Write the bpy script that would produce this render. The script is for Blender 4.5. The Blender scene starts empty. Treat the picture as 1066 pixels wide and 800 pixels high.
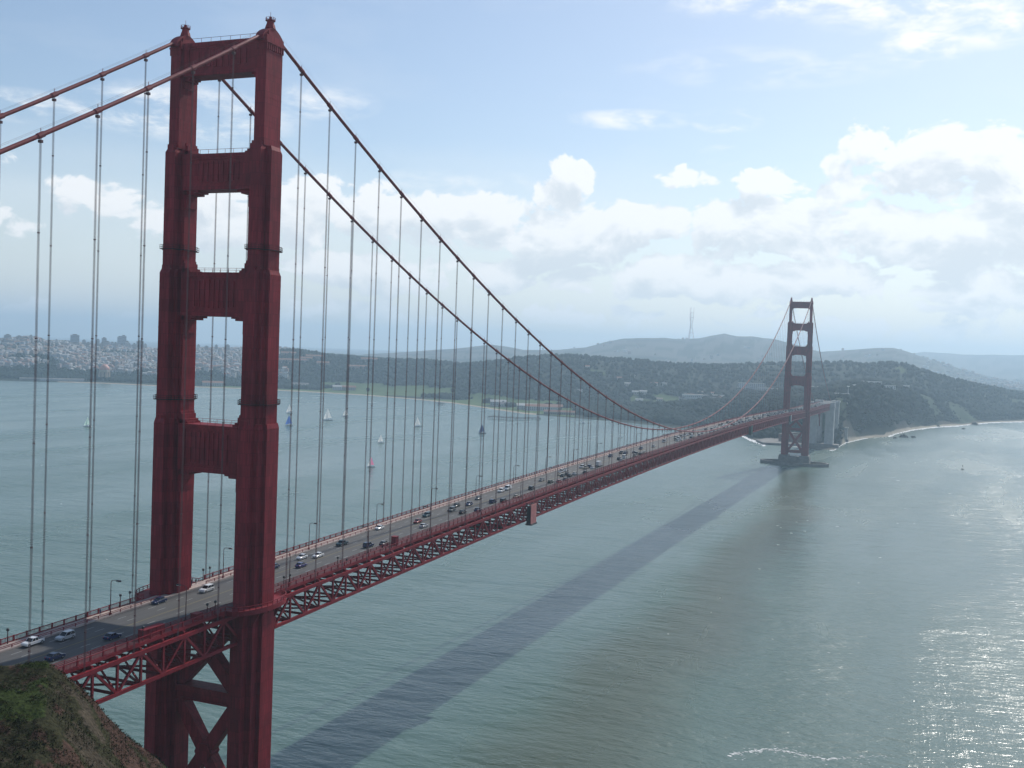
import bpy, bmesh, math, random
import numpy as np
from mathutils import Vector, Matrix, noise
random.seed(7)
rng = np.random.default_rng(7)
S = bpy.context.scene
COL = S.collection
R = math.radians

# ------------------------------------------------------------------ camera
CAM = np.array([-239.5354, -181.2841, 145.862])
YAW, PITCH, ROLL, FPX = 0.379309, -0.0332103, 0.0371273, 1115.2866
_fw = np.array([math.cos(PITCH)*math.cos(YAW), math.cos(PITCH)*math.sin(YAW), math.sin(PITCH)])
_r = np.cross(_fw, [0, 0, 1]); _r /= np.linalg.norm(_r); _u = np.cross(_r, _fw)
RT = _r*math.cos(ROLL)+_u*math.sin(ROLL); UP = _u*math.cos(ROLL)-_r*math.sin(ROLL)

def ray(u, v):
    d = _fw+RT*(u-533)/FPX-UP*(v-400)/FPX
    return d/np.linalg.norm(d)
def azel(u, v):
    d = ray(u, v)
    return math.degrees(math.atan2(d[1], d[0])), math.degrees(math.asin(d[2]))
def atz(u, v, z=0.0):
    d = ray(u, v); return CAM+d*((z-CAM[2])/d[2])
def zat(u, v, r):
    """azimuth (deg) and height of the sight line at horizontal distance r"""
    a, e = azel(u, v); return a, CAM[2]+r*math.tan(R(e))

cam = bpy.data.cameras.new('camera'); co = bpy.data.objects.new('camera', cam); COL.objects.link(co)
M = Matrix.Identity(4)
for i in range(3):
    M[i][0], M[i][1], M[i][2], M[i][3] = RT[i], UP[i], -_fw[i], CAM[i]
co.matrix_world = M
cam.sensor_width = 36; cam.lens = FPX/1066*36; cam.clip_start = .5; cam.clip_end = 90000
S.camera = co

# ------------------------------------------------------------------ materials
def mat(name, col, rough=.6, var=0, scale=1., metal=0, bump=0, col2=None, spec=.5, detail=6):
    m = bpy.data.materials.new(name); m.use_nodes = True
    nt = m.node_tree; b = nt.nodes['Principled BSDF']
    b.inputs['Roughness'].default_value = rough; b.inputs['Metallic'].default_value = metal
    b.inputs['Specular IOR Level'].default_value = spec
    c = tuple(col)+(1,)
    b.inputs['Base Color'].default_value = c
    if var or bump or col2:
        tc = nt.nodes.new('ShaderNodeTexCoord'); n = nt.nodes.new('ShaderNodeTexNoise')
        n.inputs['Scale'].default_value = scale; n.inputs['Detail'].default_value = detail
        n.inputs['Roughness'].default_value = .65
        nt.links.new(tc.outputs['Object'], n.inputs['Vector'])
        mx = nt.nodes.new('ShaderNodeValToRGB')
        c2 = tuple(col2)+(1,) if col2 else tuple(min(1, x*(1+var)) for x in col)+(1,)
        c1 = c if col2 else tuple(x*(1-var) for x in col)+(1,)
        mx.color_ramp.elements[0].position = .35; mx.color_ramp.elements[1].position = .65
        mx.color_ramp.elements[0].color = c1; mx.color_ramp.elements[1].color = c2
        nt.links.new(n.outputs['Fac'], mx.inputs['Fac'])
        nt.links.new(mx.outputs['Color'], b.inputs['Base Color'])
        if bump:
            bp = nt.nodes.new('ShaderNodeBump'); bp.inputs['Strength'].default_value = bump
            nt.links.new(n.outputs['Fac'], bp.inputs['Height']); nt.links.new(bp.outputs['Normal'], b.inputs['Normal'])
    return m

PAINT = (.205, .016, .025)
M_RED = mat('bridge_paint', PAINT, .6, .16, .25, spec=.15)
def streaked(m):
    """rain-washed vertical staining on the paint"""
    nt = m.node_tree; n = [x for x in nt.nodes if x.type == 'TEX_NOISE'][0]; tc = [x for x in nt.nodes if x.type == 'TEX_COORD'][0]
    mp = nt.nodes.new('ShaderNodeMapping'); mp.inputs['Scale'].default_value = (3.2, 3.2, .22)
    nt.links.new(tc.outputs['Object'], mp.inputs['Vector']); nt.links.new(mp.outputs['Vector'], n.inputs['Vector'])
    # riveted plates: seams and slightly different paint from plate to plate, faded blotches
    b = nt.nodes['Principled BSDF']; ramp = [x for x in nt.nodes if x.type == 'VALTORGB'][0]
    sp = nt.nodes.new('ShaderNodeSeparateXYZ'); nt.links.new(tc.outputs['Object'], sp.inputs[0])
    ad = nt.nodes.new('ShaderNodeMath'); ad.operation = 'ADD'; nt.links.new(sp.outputs[0], ad.inputs[0]); nt.links.new(sp.outputs[1], ad.inputs[1])
    cb = nt.nodes.new('ShaderNodeCombineXYZ'); nt.links.new(ad.outputs[0], cb.inputs[0]); nt.links.new(sp.outputs[2], cb.inputs[1])
    br = nt.nodes.new('ShaderNodeTexBrick'); br.inputs['Scale'].default_value = 1; br.inputs['Brick Width'].default_value = 1.07; br.inputs['Row Height'].default_value = 3.05
    br.inputs['Mortar Size'].default_value = .045; br.inputs['Color1'].default_value = (.86, .86, .86, 1); br.inputs['Color2'].default_value = (1.12, 1.12, 1.12, 1); br.inputs['Mortar'].default_value = (.62, .6, .6, 1)
    nt.links.new(cb.outputs[0], br.inputs['Vector'])
    n2 = nt.nodes.new('ShaderNodeTexNoise'); n2.inputs['Scale'].default_value = .09; n2.inputs['Detail'].default_value = 6; nt.links.new(tc.outputs['Object'], n2.inputs['Vector'])
    m2 = nt.nodes.new('ShaderNodeMapRange'); m2.inputs['From Min'].default_value = .3; m2.inputs['From Max'].default_value = .7; m2.inputs['To Min'].default_value = .78; m2.inputs['To Max'].default_value = 1.25; nt.links.new(n2.outputs['Fac'], m2.inputs['Value'])
    v1 = nt.nodes.new('ShaderNodeVectorMath'); v1.operation = 'MULTIPLY'; nt.links.new(ramp.outputs['Color'], v1.inputs[0]); nt.links.new(br.outputs['Color'], v1.inputs[1])
    v2 = nt.nodes.new('ShaderNodeVectorMath'); v2.operation = 'SCALE'; nt.links.new(v1.outputs[0], v2.inputs[0]); nt.links.new(m2.outputs[0], v2.inputs['Scale'])
    nt.links.new(v2.outputs[0], b.inputs['Base Color'])
    return m
M_TOWER = streaked(mat('tower_paint', PAINT, .6, .2, .35, spec=.13))
M_CABLE = mat('cable_paint', (.20, .034, .038), .6, .15, .8, spec=.3)
M_ROPE = mat('rope_steel_paint', (.13, .075, .08), .75, spec=.15)
M_PINK = mat('primer_panel', (.62, .22, .20), .7, .12, .8)
M_ROAD = mat('worn_asphalt', (.085, .083, .08), .85, .16, .35)
def along(m, sc):
    nt = m.node_tree; n = [x for x in nt.nodes if x.type == 'TEX_NOISE'][0]; tc = [x for x in nt.nodes if x.type == 'TEX_COORD'][0]
    mp = nt.nodes.new('ShaderNodeMapping'); mp.inputs['Scale'].default_value = sc
    nt.links.new(tc.outputs['Object'], mp.inputs['Vector']); nt.links.new(mp.outputs['Vector'], n.inputs['Vector'])
along(M_ROAD, (.045, 3.2, 1))                          # tyre-worn tracks along the lanes
M_PAVE = mat('footpath_concrete', (.42, .34, .30), .85, .15, .6)
M_PAVERED = mat('painted_footpath', (.10, .028, .032), .8, .15, .6)
M_WHITE = mat('white_road_paint', (.34, .34, .33), .7)
M_YELLOW = mat('yellow_road_paint', (.22, .17, .06), .7)
M_CONC = mat('weathered_concrete', (.44, .43, .41), .85, .18, .12)
M_CONCD = mat('wet_concrete', (.17, .16, .15), .8, .25, .15)
M_DARK = mat('dark_steel', (.03, .03, .033), .5)
M_GLASS = mat('dark_window_glass', (.012, .014, .018), .12)
M_TYRE = mat('tyre_rubber', (.02, .02, .02), .9)
M_CHROME = mat('wheel_rim', (.5, .5, .5), .35, metal=.8)
M_LAMP = mat('lamp_lens', (.75, .74, .68), .3)
M_TAIL = mat('tail_light_lens', (.35, .02, .02), .3)
M_LAMPRED = mat('lamp_post_paint', (.085, .026, .03), .6, spec=.2)
M_WOOD = mat('weathered_timber', (.045, .04, .04), .9, .3, .4)

# ------------------------------------------------------------------ helpers
class MB:
    def __init__(s): s.v = []; s.f = []; s.mi = []; s.cur = 0
    def add(s, vs, fs):
        o = len(s.v); s.v += [tuple(v) for v in vs]; s.f += [tuple(o+i for i in f) for f in fs]; s.mi += [s.cur]*len(fs)
    def box(s, x0, x1, y0, y1, z0, z1):
        s.add([(x0,y0,z0),(x1,y0,z0),(x1,y1,z0),(x0,y1,z0),(x0,y0,z1),(x1,y0,z1),(x1,y1,z1),(x0,y1,z1)],
              [(3,2,1,0),(4,5,6,7),(0,1,5,4),(1,2,6,5),(2,3,7,6),(3,0,4,7)])
    def beam(s, a, b, w, h=None, up=(0,0,1)):
        a = Vector(a); b = Vector(b); h = h or w
        d = (b-a).normalized(); upv = Vector(up)
        if abs(d.dot(upv)) > .98: upv = Vector((1,0,0))
        x = d.cross(upv).normalized()*(w/2); y = x.cross(d).normalized()*(h/2)
        s.add([a-x-y,a+x-y,a+x+y,a-x+y,b-x-y,b+x-y,b+x+y,b-x+y],
              [(3,2,1,0),(4,5,6,7),(0,1,5,4),(1,2,6,5),(2,3,7,6),(3,0,4,7)])
    def tube(s, pts, rad, n=8, cap=True):
        rings = []; P = [Vector(p) for p in pts]
        rs = rad if isinstance(rad, (list, tuple)) else [rad]*len(P)
        o = len(s.v)
        for i, p in enumerate(P):
            d = (P[min(i+1, len(P)-1)]-P[max(i-1, 0)]).normalized()
            upv = Vector((0,0,1)) if abs(d.z) < .98 else Vector((1,0,0))
            x = d.cross(upv).normalized(); y = x.cross(d).normalized()
            s.v += [tuple(p+(x*math.cos(2*math.pi*k/n)+y*math.sin(2*math.pi*k/n))*rs[i]) for k in range(n)]
        for i in range(len(P)-1):
            for k in range(n):
                a = o+i*n+k; b = o+i*n+(k+1) % n
                s.f.append((a, b, b+n, a+n)); s.mi.append(s.cur)
        if cap:
            s.f.append(tuple(o+k for k in reversed(range(n)))); s.mi.append(s.cur)
            e = o+(len(P)-1)*n
            s.f.append(tuple(e+k for k in range(n))); s.mi.append(s.cur)
    def prism(s, poly, z0, z1, top_scale=1.0, c=None):
        """vertical prism over plan polygon"""
        n = len(poly); c = c or (sum(p[0] for p in poly)/n, sum(p[1] for p in poly)/n)
        vs = [(x, y, z0) for x, y in poly]+[(c[0]+(x-c[0])*top_scale, c[1]+(y-c[1])*top_scale, z1) for x, y in poly]
        fs = [tuple(reversed(range(n))), tuple(range(n, 2*n))]+[(i, (i+1) % n, n+(i+1) % n, n+i) for i in range(n)]
        s.add(vs, fs)
    def prism_x(s, poly, x0, x1):
        """polygon in (y,z) extruded along x"""
        n = len(poly)
        vs = [(x0, y, z) for y, z in poly]+[(x1, y, z) for y, z in poly]
        s.add(vs, [tuple(reversed(range(n))), tuple(range(n, 2*n))]+[(i, (i+1) % n, n+(i+1) % n, n+i) for i in range(n)])
    def prism_y(s, poly, y0, y1):
        n = len(poly)
        vs = [(x, y0, z) for x, z in poly]+[(x, y1, z) for x, z in poly]
        s.add(vs, [tuple(reversed(range(n))), tuple(range(n, 2*n))]+[(i, (i+1) % n, n+(i+1) % n, n+i) for i in range(n)])
    def mesh(s, name, m, smooth=False, fix=True):
        me = bpy.data.meshes.new(name); me.from_pydata(s.v, [], s.f)
        for x in (m if isinstance(m, (list, tuple)) else [m]): me.materials.append(x)
        if isinstance(m, (list, tuple)): me.polygons.foreach_set('material_index', s.mi)
        if fix:
            bm = bmesh.new(); bm.from_mesh(me); bmesh.ops.recalc_face_normals(bm, faces=bm.faces); bm.to_mesh(me); bm.free()
        if smooth: me.polygons.foreach_set('use_smooth', [True]*len(me.polygons))
        me.update(); return me
    def build(s, name, m, parent=None, loc=None, smooth=False, fix=True):
        o = bpy.data.objects.new(name, s.mesh(name, m, smooth, fix)); COL.objects.link(o)
        if parent: o.parent = parent
        if loc is not None: o.location = loc
        return o

def tag(o, label=None, cat=None, group=None, kind=None):
    if label: o['label'] = label
    if cat: o['category'] = cat
    if group: o['group'] = group
    if kind: o['kind'] = kind
    return o
def empty(name, loc=(0,0,0), rz=0):
    o = bpy.data.objects.new(name, None); COL.objects.link(o)
    o.location = loc; o.rotation_euler = (0,0,rz); o.empty_display_size = .5; return o
def copy_tree(o, parent=None):
    c = o.copy(); COL.objects.link(c)
    if parent: c.parent = parent
    for ch in list(o.children): copy_tree(ch, c)
    return c
def np_mesh(name, V, F, m, smooth=True, mi=None):
    me = bpy.data.meshes.new(name); V = np.asarray(V, np.float32); F = np.asarray(F, np.int32)
    me.vertices.add(len(V)); me.vertices.foreach_set('co', V.ravel())
    k = F.shape[1]; me.loops.add(F.size); me.loops.foreach_set('vertex_index', F.ravel())
    me.polygons.add(len(F)); me.polygons.foreach_set('loop_start', np.arange(len(F), dtype=np.int32)*k)
    me.polygons.foreach_set('loop_total', np.full(len(F), k, np.int32))
    for x in (m if isinstance(m, (list, tuple)) else [m]): me.materials.append(x)
    if mi is not None: me.polygons.foreach_set('material_index', np.asarray(mi, np.int32))
    me.polygons.foreach_set('use_smooth', np.full(len(F), smooth))
    me.update(calc_edges=True); me.validate()
    return me
def link(name, me, parent=None):
    o = bpy.data.objects.new(name, me); COL.objects.link(o)
    if parent: o.parent = parent
    return o
def fbm(x, y, z=0, o=4, h=1.0): return noise.fractal(Vector((x, y, z)), h, 2.0, o)

# ------------------------------------------------------------------ light, sky, air
SUN_AZ, SUN_EL = -11.0, 43.0
sd = Vector((math.cos(R(SUN_EL))*math.cos(R(SUN_AZ)), math.cos(R(SUN_EL))*math.sin(R(SUN_AZ)), math.sin(R(SUN_EL))))
sl = bpy.data.lights.new('sun', 'SUN'); so = bpy.data.objects.new('sun', sl); COL.objects.link(so)
sl.energy = 2.9; sl.angle = R(.9); sl.color = (1, .95, .88)
so.rotation_euler = sd.to_track_quat('Z', 'Y').to_euler()

def make_world():
    w = bpy.data.worlds.new('World'); S.world = w; w.use_nodes = True
    nt = w.node_tree; nd = nt.nodes; L = nt.links
    bg = nd['Background']; bg.inputs['Strength'].default_value = .098
    sky = nd.new('ShaderNodeTexSky'); sky.sky_type = 'NISHITA'; sky.sun_disc = False
    sky.sun_elevation = R(SUN_EL)
    sky.sun_rotation = R(90-SUN_AZ)          # clockwise from +Y
    sky.altitude = 100; sky.air_density = 1.0; sky.dust_density = .9; sky.ozone_density = 1.1; sky.air_density = 1.0
    def m1(t, op, a, b=None, c=None, clamp=False):
        n = t.nodes.new('ShaderNodeMath'); n.operation = op; n.use_clamp = clamp
        for i, x in enumerate((a, b, c)):
            if x is None: continue
            if isinstance(x, (int, float)): n.inputs[i].default_value = x
            else: t.links.new(x, n.inputs[i])
        return n.outputs[0]
    def vm(t, op, a, b=None, out=0):
        n = t.nodes.new('ShaderNodeVectorMath'); n.operation = op
        for i, x in enumerate((a, b)):
            if x is None: continue
            if isinstance(x, tuple): n.inputs[i].default_value = x
            else: t.links.new(x, n.inputs[i])
        return n.outputs[1 if op == 'DOT_PRODUCT' else 0]
    # cloud cover as a function of azimuth / elevation in degrees
    g = bpy.data.node_groups.new('cloud_cover', 'ShaderNodeTree')
    g.interface.new_socket('Direction', in_out='INPUT', socket_type='NodeSocketVector')
    g.interface.new_socket('Cover', in_out='OUTPUT', socket_type='NodeSocketFloat')
    gi = g.nodes.new('NodeGroupInput'); go = g.nodes.new('NodeGroupOutput')
    P = gi.outputs[0]
    wn = g.nodes.new('ShaderNodeTexNoise'); wn.noise_dimensions = '2D'; wn.inputs['Scale'].default_value = .35; wn.inputs['Detail'].default_value = 3
    g.links.new(P, wn.inputs['Vector'])
    Q = vm(g, 'ADD', P, vm(g, 'MULTIPLY', vm(g, 'SUBTRACT', wn.outputs['Color'], (.5,.5,.5)), (3.2, 1.8, 0)))
    # (u, v of the photo gives the direction, then radii in degrees, weight)
    acc = None
    for (u, v, rx, ry, wt) in CLOUDS:
        a, e = azel(u, v); k = math.sqrt(wt); sx, sy = k/rx, k/ry
        n = g.nodes.new('ShaderNodeVectorMath'); n.operation = 'MULTIPLY_ADD'
        g.links.new(Q, n.inputs[0]); n.inputs[1].default_value = (sx, sy, 0); n.inputs[2].default_value = (-a*sx, -e*sy, 0)
        q = m1(g, 'SUBTRACT', wt, vm(g, 'DOT_PRODUCT', n.outputs[0], n.outputs[0]))
        acc = m1(g, 'MAXIMUM', q, -.32) if acc is None else m1(g, 'MAXIMUM', acc, q)
    ns = vm(g, 'MULTIPLY', P, (.62, 1.0, 1.0))
    n1 = g.nodes.new('ShaderNodeTexNoise'); n1.noise_dimensions = '2D'; n1.inputs['Scale'].default_value = .42; n1.inputs['Detail'].default_value = 9
    n1.inputs['Roughness'].default_value = .62; n1.inputs['Distortion'].default_value = .35
    g.links.new(ns, n1.inputs['Vector'])
    vo = g.nodes.new('ShaderNodeTexVoronoi'); vo.voronoi_dimensions = '2D'; vo.feature = 'F1'; vo.inputs['Scale'].default_value = .75
    vo.inputs['Detail'].default_value = 3; vo.inputs['Roughness'].default_value = .55;
    vo.normalize = True
    wq = vm(g, 'ADD', ns, vm(g, 'MULTIPLY', vm(g, 'SUBTRACT', n1.outputs['Color'], (.5,.5,.5)), (1.1, 1.1, 0)))
    g.links.new(wq, vo.inputs['Vector'])
    t1 = m1(g, 'MULTIPLY', m1(g, 'SUBTRACT', n1.outputs['Fac'], .5), 2.1)
    t2 = m1(g, 'MULTIPLY', m1(g, 'SUBTRACT', .38, vo.outputs['Distance']), 1.05)
    tot = m1(g, 'ADD', m1(g, 'ADD', acc, t1), t2)
    g.links.new(tot, go.inputs[0])
    # direction -> degrees
    tc = nd.new('ShaderNodeTexCoord'); sep = nd.new('ShaderNodeSeparateXYZ'); L.new(tc.outputs['Generated'], sep.inputs[0])
    az = m1(nt, 'MULTIPLY', m1(nt, 'ARCTAN2', sep.outputs[1], sep.outputs[0]), 180/math.pi)
    el = m1(nt, 'MULTIPLY', m1(nt, 'ARCSINE', sep.outputs[2]), 180/math.pi)
    cx = nd.new('ShaderNodeCombineXYZ'); L.new(az, cx.inputs[0]); L.new(el, cx.inputs[1])
    def cover(v):
        n = nd.new('ShaderNodeGroup'); n.node_tree = g; L.new(v, n.inputs[0]); return n.outputs[0]
    d0 = cover(cx.outputs[0])
    d1 = cover(vm(nt, 'ADD', cx.outputs[0], (-.5, 1.1, 0)))
    mr = nd.new('ShaderNodeMapRange'); mr.interpolation_type = 'SMOOTHSTEP'
    mr.inputs['From Min'].default_value = .34; mr.inputs['From Max'].default_value = .60
    L.new(d0, mr.inputs['Value'])
    alpha = m1(nt, 'MULTIPLY', mr.outputs[0], .93)
    # thick towards the light -> grey belly, thin towards the light -> bright rim
    sh = nd.new('ShaderNodeMapRange'); sh.interpolation_type = 'SMOOTHSTEP'
    sh.inputs['From Min'].default_value = .0; sh.inputs['From Max'].default_value = 1.05
    L.new(m1(nt, 'SUBTRACT', m1(nt, 'MULTIPLY', d1, 1.25), m1(nt, 'MULTIPLY', d0, .62)), sh.inputs['Value'])
    ramp = nd.new('ShaderNodeMix'); ramp.data_type = 'RGBA'
    ramp.inputs['A'].default_value = CLOUD_LIT; ramp.inputs['B'].default_value = CLOUD_BELLY
    L.new(sh.outputs[0], ramp.inputs['Factor'])
    # thin high veil, thickest low down
    vn = nd.new('ShaderNodeTexNoise'); vn.noise_dimensions = '2D'; vn.inputs['Scale'].default_value = .16; vn.inputs['Detail'].default_value = 7; vn.inputs['Roughness'].default_value = .6
    L.new(vm(nt, 'MULTIPLY', cx.outputs[0], (.45, 1.5, 1)), vn.inputs['Vector'])
    lowv = nd.new('ShaderNodeMapRange'); lowv.inputs['From Min'].default_value = 11.5; lowv.inputs['From Max'].default_value = -1
    lowv.inputs['To Min'].default_value = .0; lowv.inputs['To Max'].default_value = .95; L.new(el, lowv.inputs['Value'])
    veil = m1(nt, 'ADD', lowv.outputs[0], m1(nt, 'MULTIPLY', m1(nt, 'SUBTRACT', vn.outputs['Fac'], .5), .55), clamp=True)
    mxv = nd.new('ShaderNodeMix'); mxv.data_type = 'RGBA'
    L.new(m1(nt, 'MULTIPLY', veil, .85), mxv.inputs['Factor']); L.new(sky.outputs[0], mxv.inputs['A'])
    mxv.inputs['B'].default_value = VEIL
    wacc = None
    for (u, v, rx, ry, wt) in WISPS:
        a, e = azel(u, v); k = math.sqrt(wt)
        n = nd.new('ShaderNodeVectorMath'); n.operation = 'MULTIPLY_ADD'; L.new(cx.outputs[0], n.inputs[0])
        n.inputs[1].default_value = (k/rx, k/ry, 0); n.inputs[2].default_value = (-a*k/rx, -e*k/ry, 0)
        q = m1(nt, 'SUBTRACT', wt, vm(nt, 'DOT_PRODUCT', n.outputs[0], n.outputs[0]))
        wacc = m1(nt, 'MAXIMUM', q, 0.0) if wacc is None else m1(nt, 'MAXIMUM', wacc, q)
    fn = nd.new('ShaderNodeTexNoise'); fn.noise_dimensions = '2D'; fn.inputs['Scale'].default_value = .55; fn.inputs['Detail'].default_value = 8
    fn.inputs['Roughness'].default_value = .62; fn.inputs['Distortion'].default_value = .2
    L.new(vm(nt, 'MULTIPLY', cx.outputs[0], (.6, 1.7, 1)), fn.inputs['Vector'])
    fm = nd.new('ShaderNodeMapRange'); fm.interpolation_type = 'SMOOTHSTEP'; fm.inputs['From Min'].default_value = .36; fm.inputs['From Max'].default_value = .72
    L.new(fn.outputs['Fac'], fm.inputs['Value'])
    wis = m1(nt, 'MULTIPLY', m1(nt, 'MULTIPLY', wacc, 1.35), fm.outputs[0], clamp=True)
    mxw = nd.new('ShaderNodeMix'); mxw.data_type = 'RGBA'; L.new(m1(nt, 'MULTIPLY', wis, .95), mxw.inputs['Factor'])
    L.new(mxv.outputs['Result'], mxw.inputs['A']); mxw.inputs['B'].default_value = CLOUD_LIT; mxv = mxw
    mxc = nd.new('ShaderNodeMix'); mxc.data_type = 'RGBA'
    L.new(alpha, mxc.inputs['Factor']); L.new(mxv.outputs['Result'], mxc.inputs['A']); L.new(ramp.outputs['Result'], mxc.inputs['B'])
    L.new(mxc.outputs['Result'], bg.inputs['Color'])
    w.cycles.sampling_method = 'MANUAL'; w.cycles.sample_map_resolution = 1024
CLOUD_LIT = (9.1, 9.1, 9.15, 1); CLOUD_BELLY = (6.5, 6.95, 7.4, 1); VEIL = (8.0, 8.25, 8.5, 1)
CLOUDS = [
    # the long bank, left to right
    (325, 215, 2.6, 2.4, .9), (385, 228, 3.0, 2.0, .95), (450, 230, 3.2, 1.9, 1.0), (520, 230, 3.0, 2.0, 1.0),
    (588, 202, 1.9, 2.2, 1.1), (575, 250, 4.2, 2.0, 1.0), (640, 240, 3.4, 1.8, 1.0), (690, 232, 2.4, 1.5, .95), (760, 240, 3.6, 1.9, 1.0),
    (730, 188, 2.6, .6, .7), (800, 196, 2.2, 1.0, .85), (872, 195, 2.0, 2.0, 1.0), (905, 150, 1.8, 1.5, .8), (965, 170, 3.4, 2.4, .95),
    (1045, 175, 3.6, 2.8, .95), (830, 240, 3.6, 2.0, 1.05), (930, 245, 3.6, 2.2, 1.15), (1010, 250, 3.8, 2.2, 1.2), (1090, 240, 4, 3.2, 1.1),
    # lower layers
    (400, 285, 6, 1.5, .72), (560, 285, 6, 1.5, .8), (720, 290, 6, 1.6, .8), (880, 295, 6, 1.7, .85), (1030, 305, 6, 1.6, .85),
    (350, 325, 6, 1.0, .5), (640, 332, 8, .9, .55), (900, 342, 8, .9, .5),
    # left puffs
    (108, 200, 2.2, 1.2, .55), (15, 230, 3.0, 1.3, .55), (90, 226, 2.6, 1.0, .5), (152, 222, 3.2, 1.6, .62), (235, 225, 3.8, 2.6, .72),
    (60, 330, 5, .6, .5),
    # behind and beside the camera, for reflections
    (-400, 150, 14, 5, .8), (1600, 100, 14, 7, .85), (1350, 250, 10, 4, .9),
]
WISPS = [(40, 112, 4.5, .9, .7), (190, 118, 6.5, 1.6, .85), (330, 106, 3.6, 1.0, .6), (655, 125, 3.6, .6, .7), (756, 126, 2.0, .7, 1.0), (752, 162, 1.4, .6, .6),
         (965, 45, 2.6, 1.3, 1.0), (1030, 25, 2.8, 1.3, 1.0), (990, 2, 8, 1.6, 1.0), (830, -8, 8, 1.5, .9), (800, 70, 8, 1.2, .35), (480, 190, 5, .8, .4)]
make_world()

def make_haze():
    b = MB(); b.box(-1400, 21500, -7000, 21000, -9, 492)
    m = bpy.data.materials.new('air'); m.use_nodes = True; nt = m.node_tree
    nt.nodes.remove(nt.nodes['Principled BSDF'])
    v = nt.nodes.new('ShaderNodeVolumePrincipled'); v.inputs['Color'].default_value = (.62, .83, 1.0, 1)
    v.inputs['Density'].default_value = HAZE; v.inputs['Anisotropy'].default_value = .4
    nt.links.new(v.outputs[0], nt.nodes['Material Output'].inputs['Volume'])
    tag(b.build('haze', m), 'pale blue haze fading the far hills and the city', 'haze', kind='stuff')
HAZE = 1.2e-4
make_haze()

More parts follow.
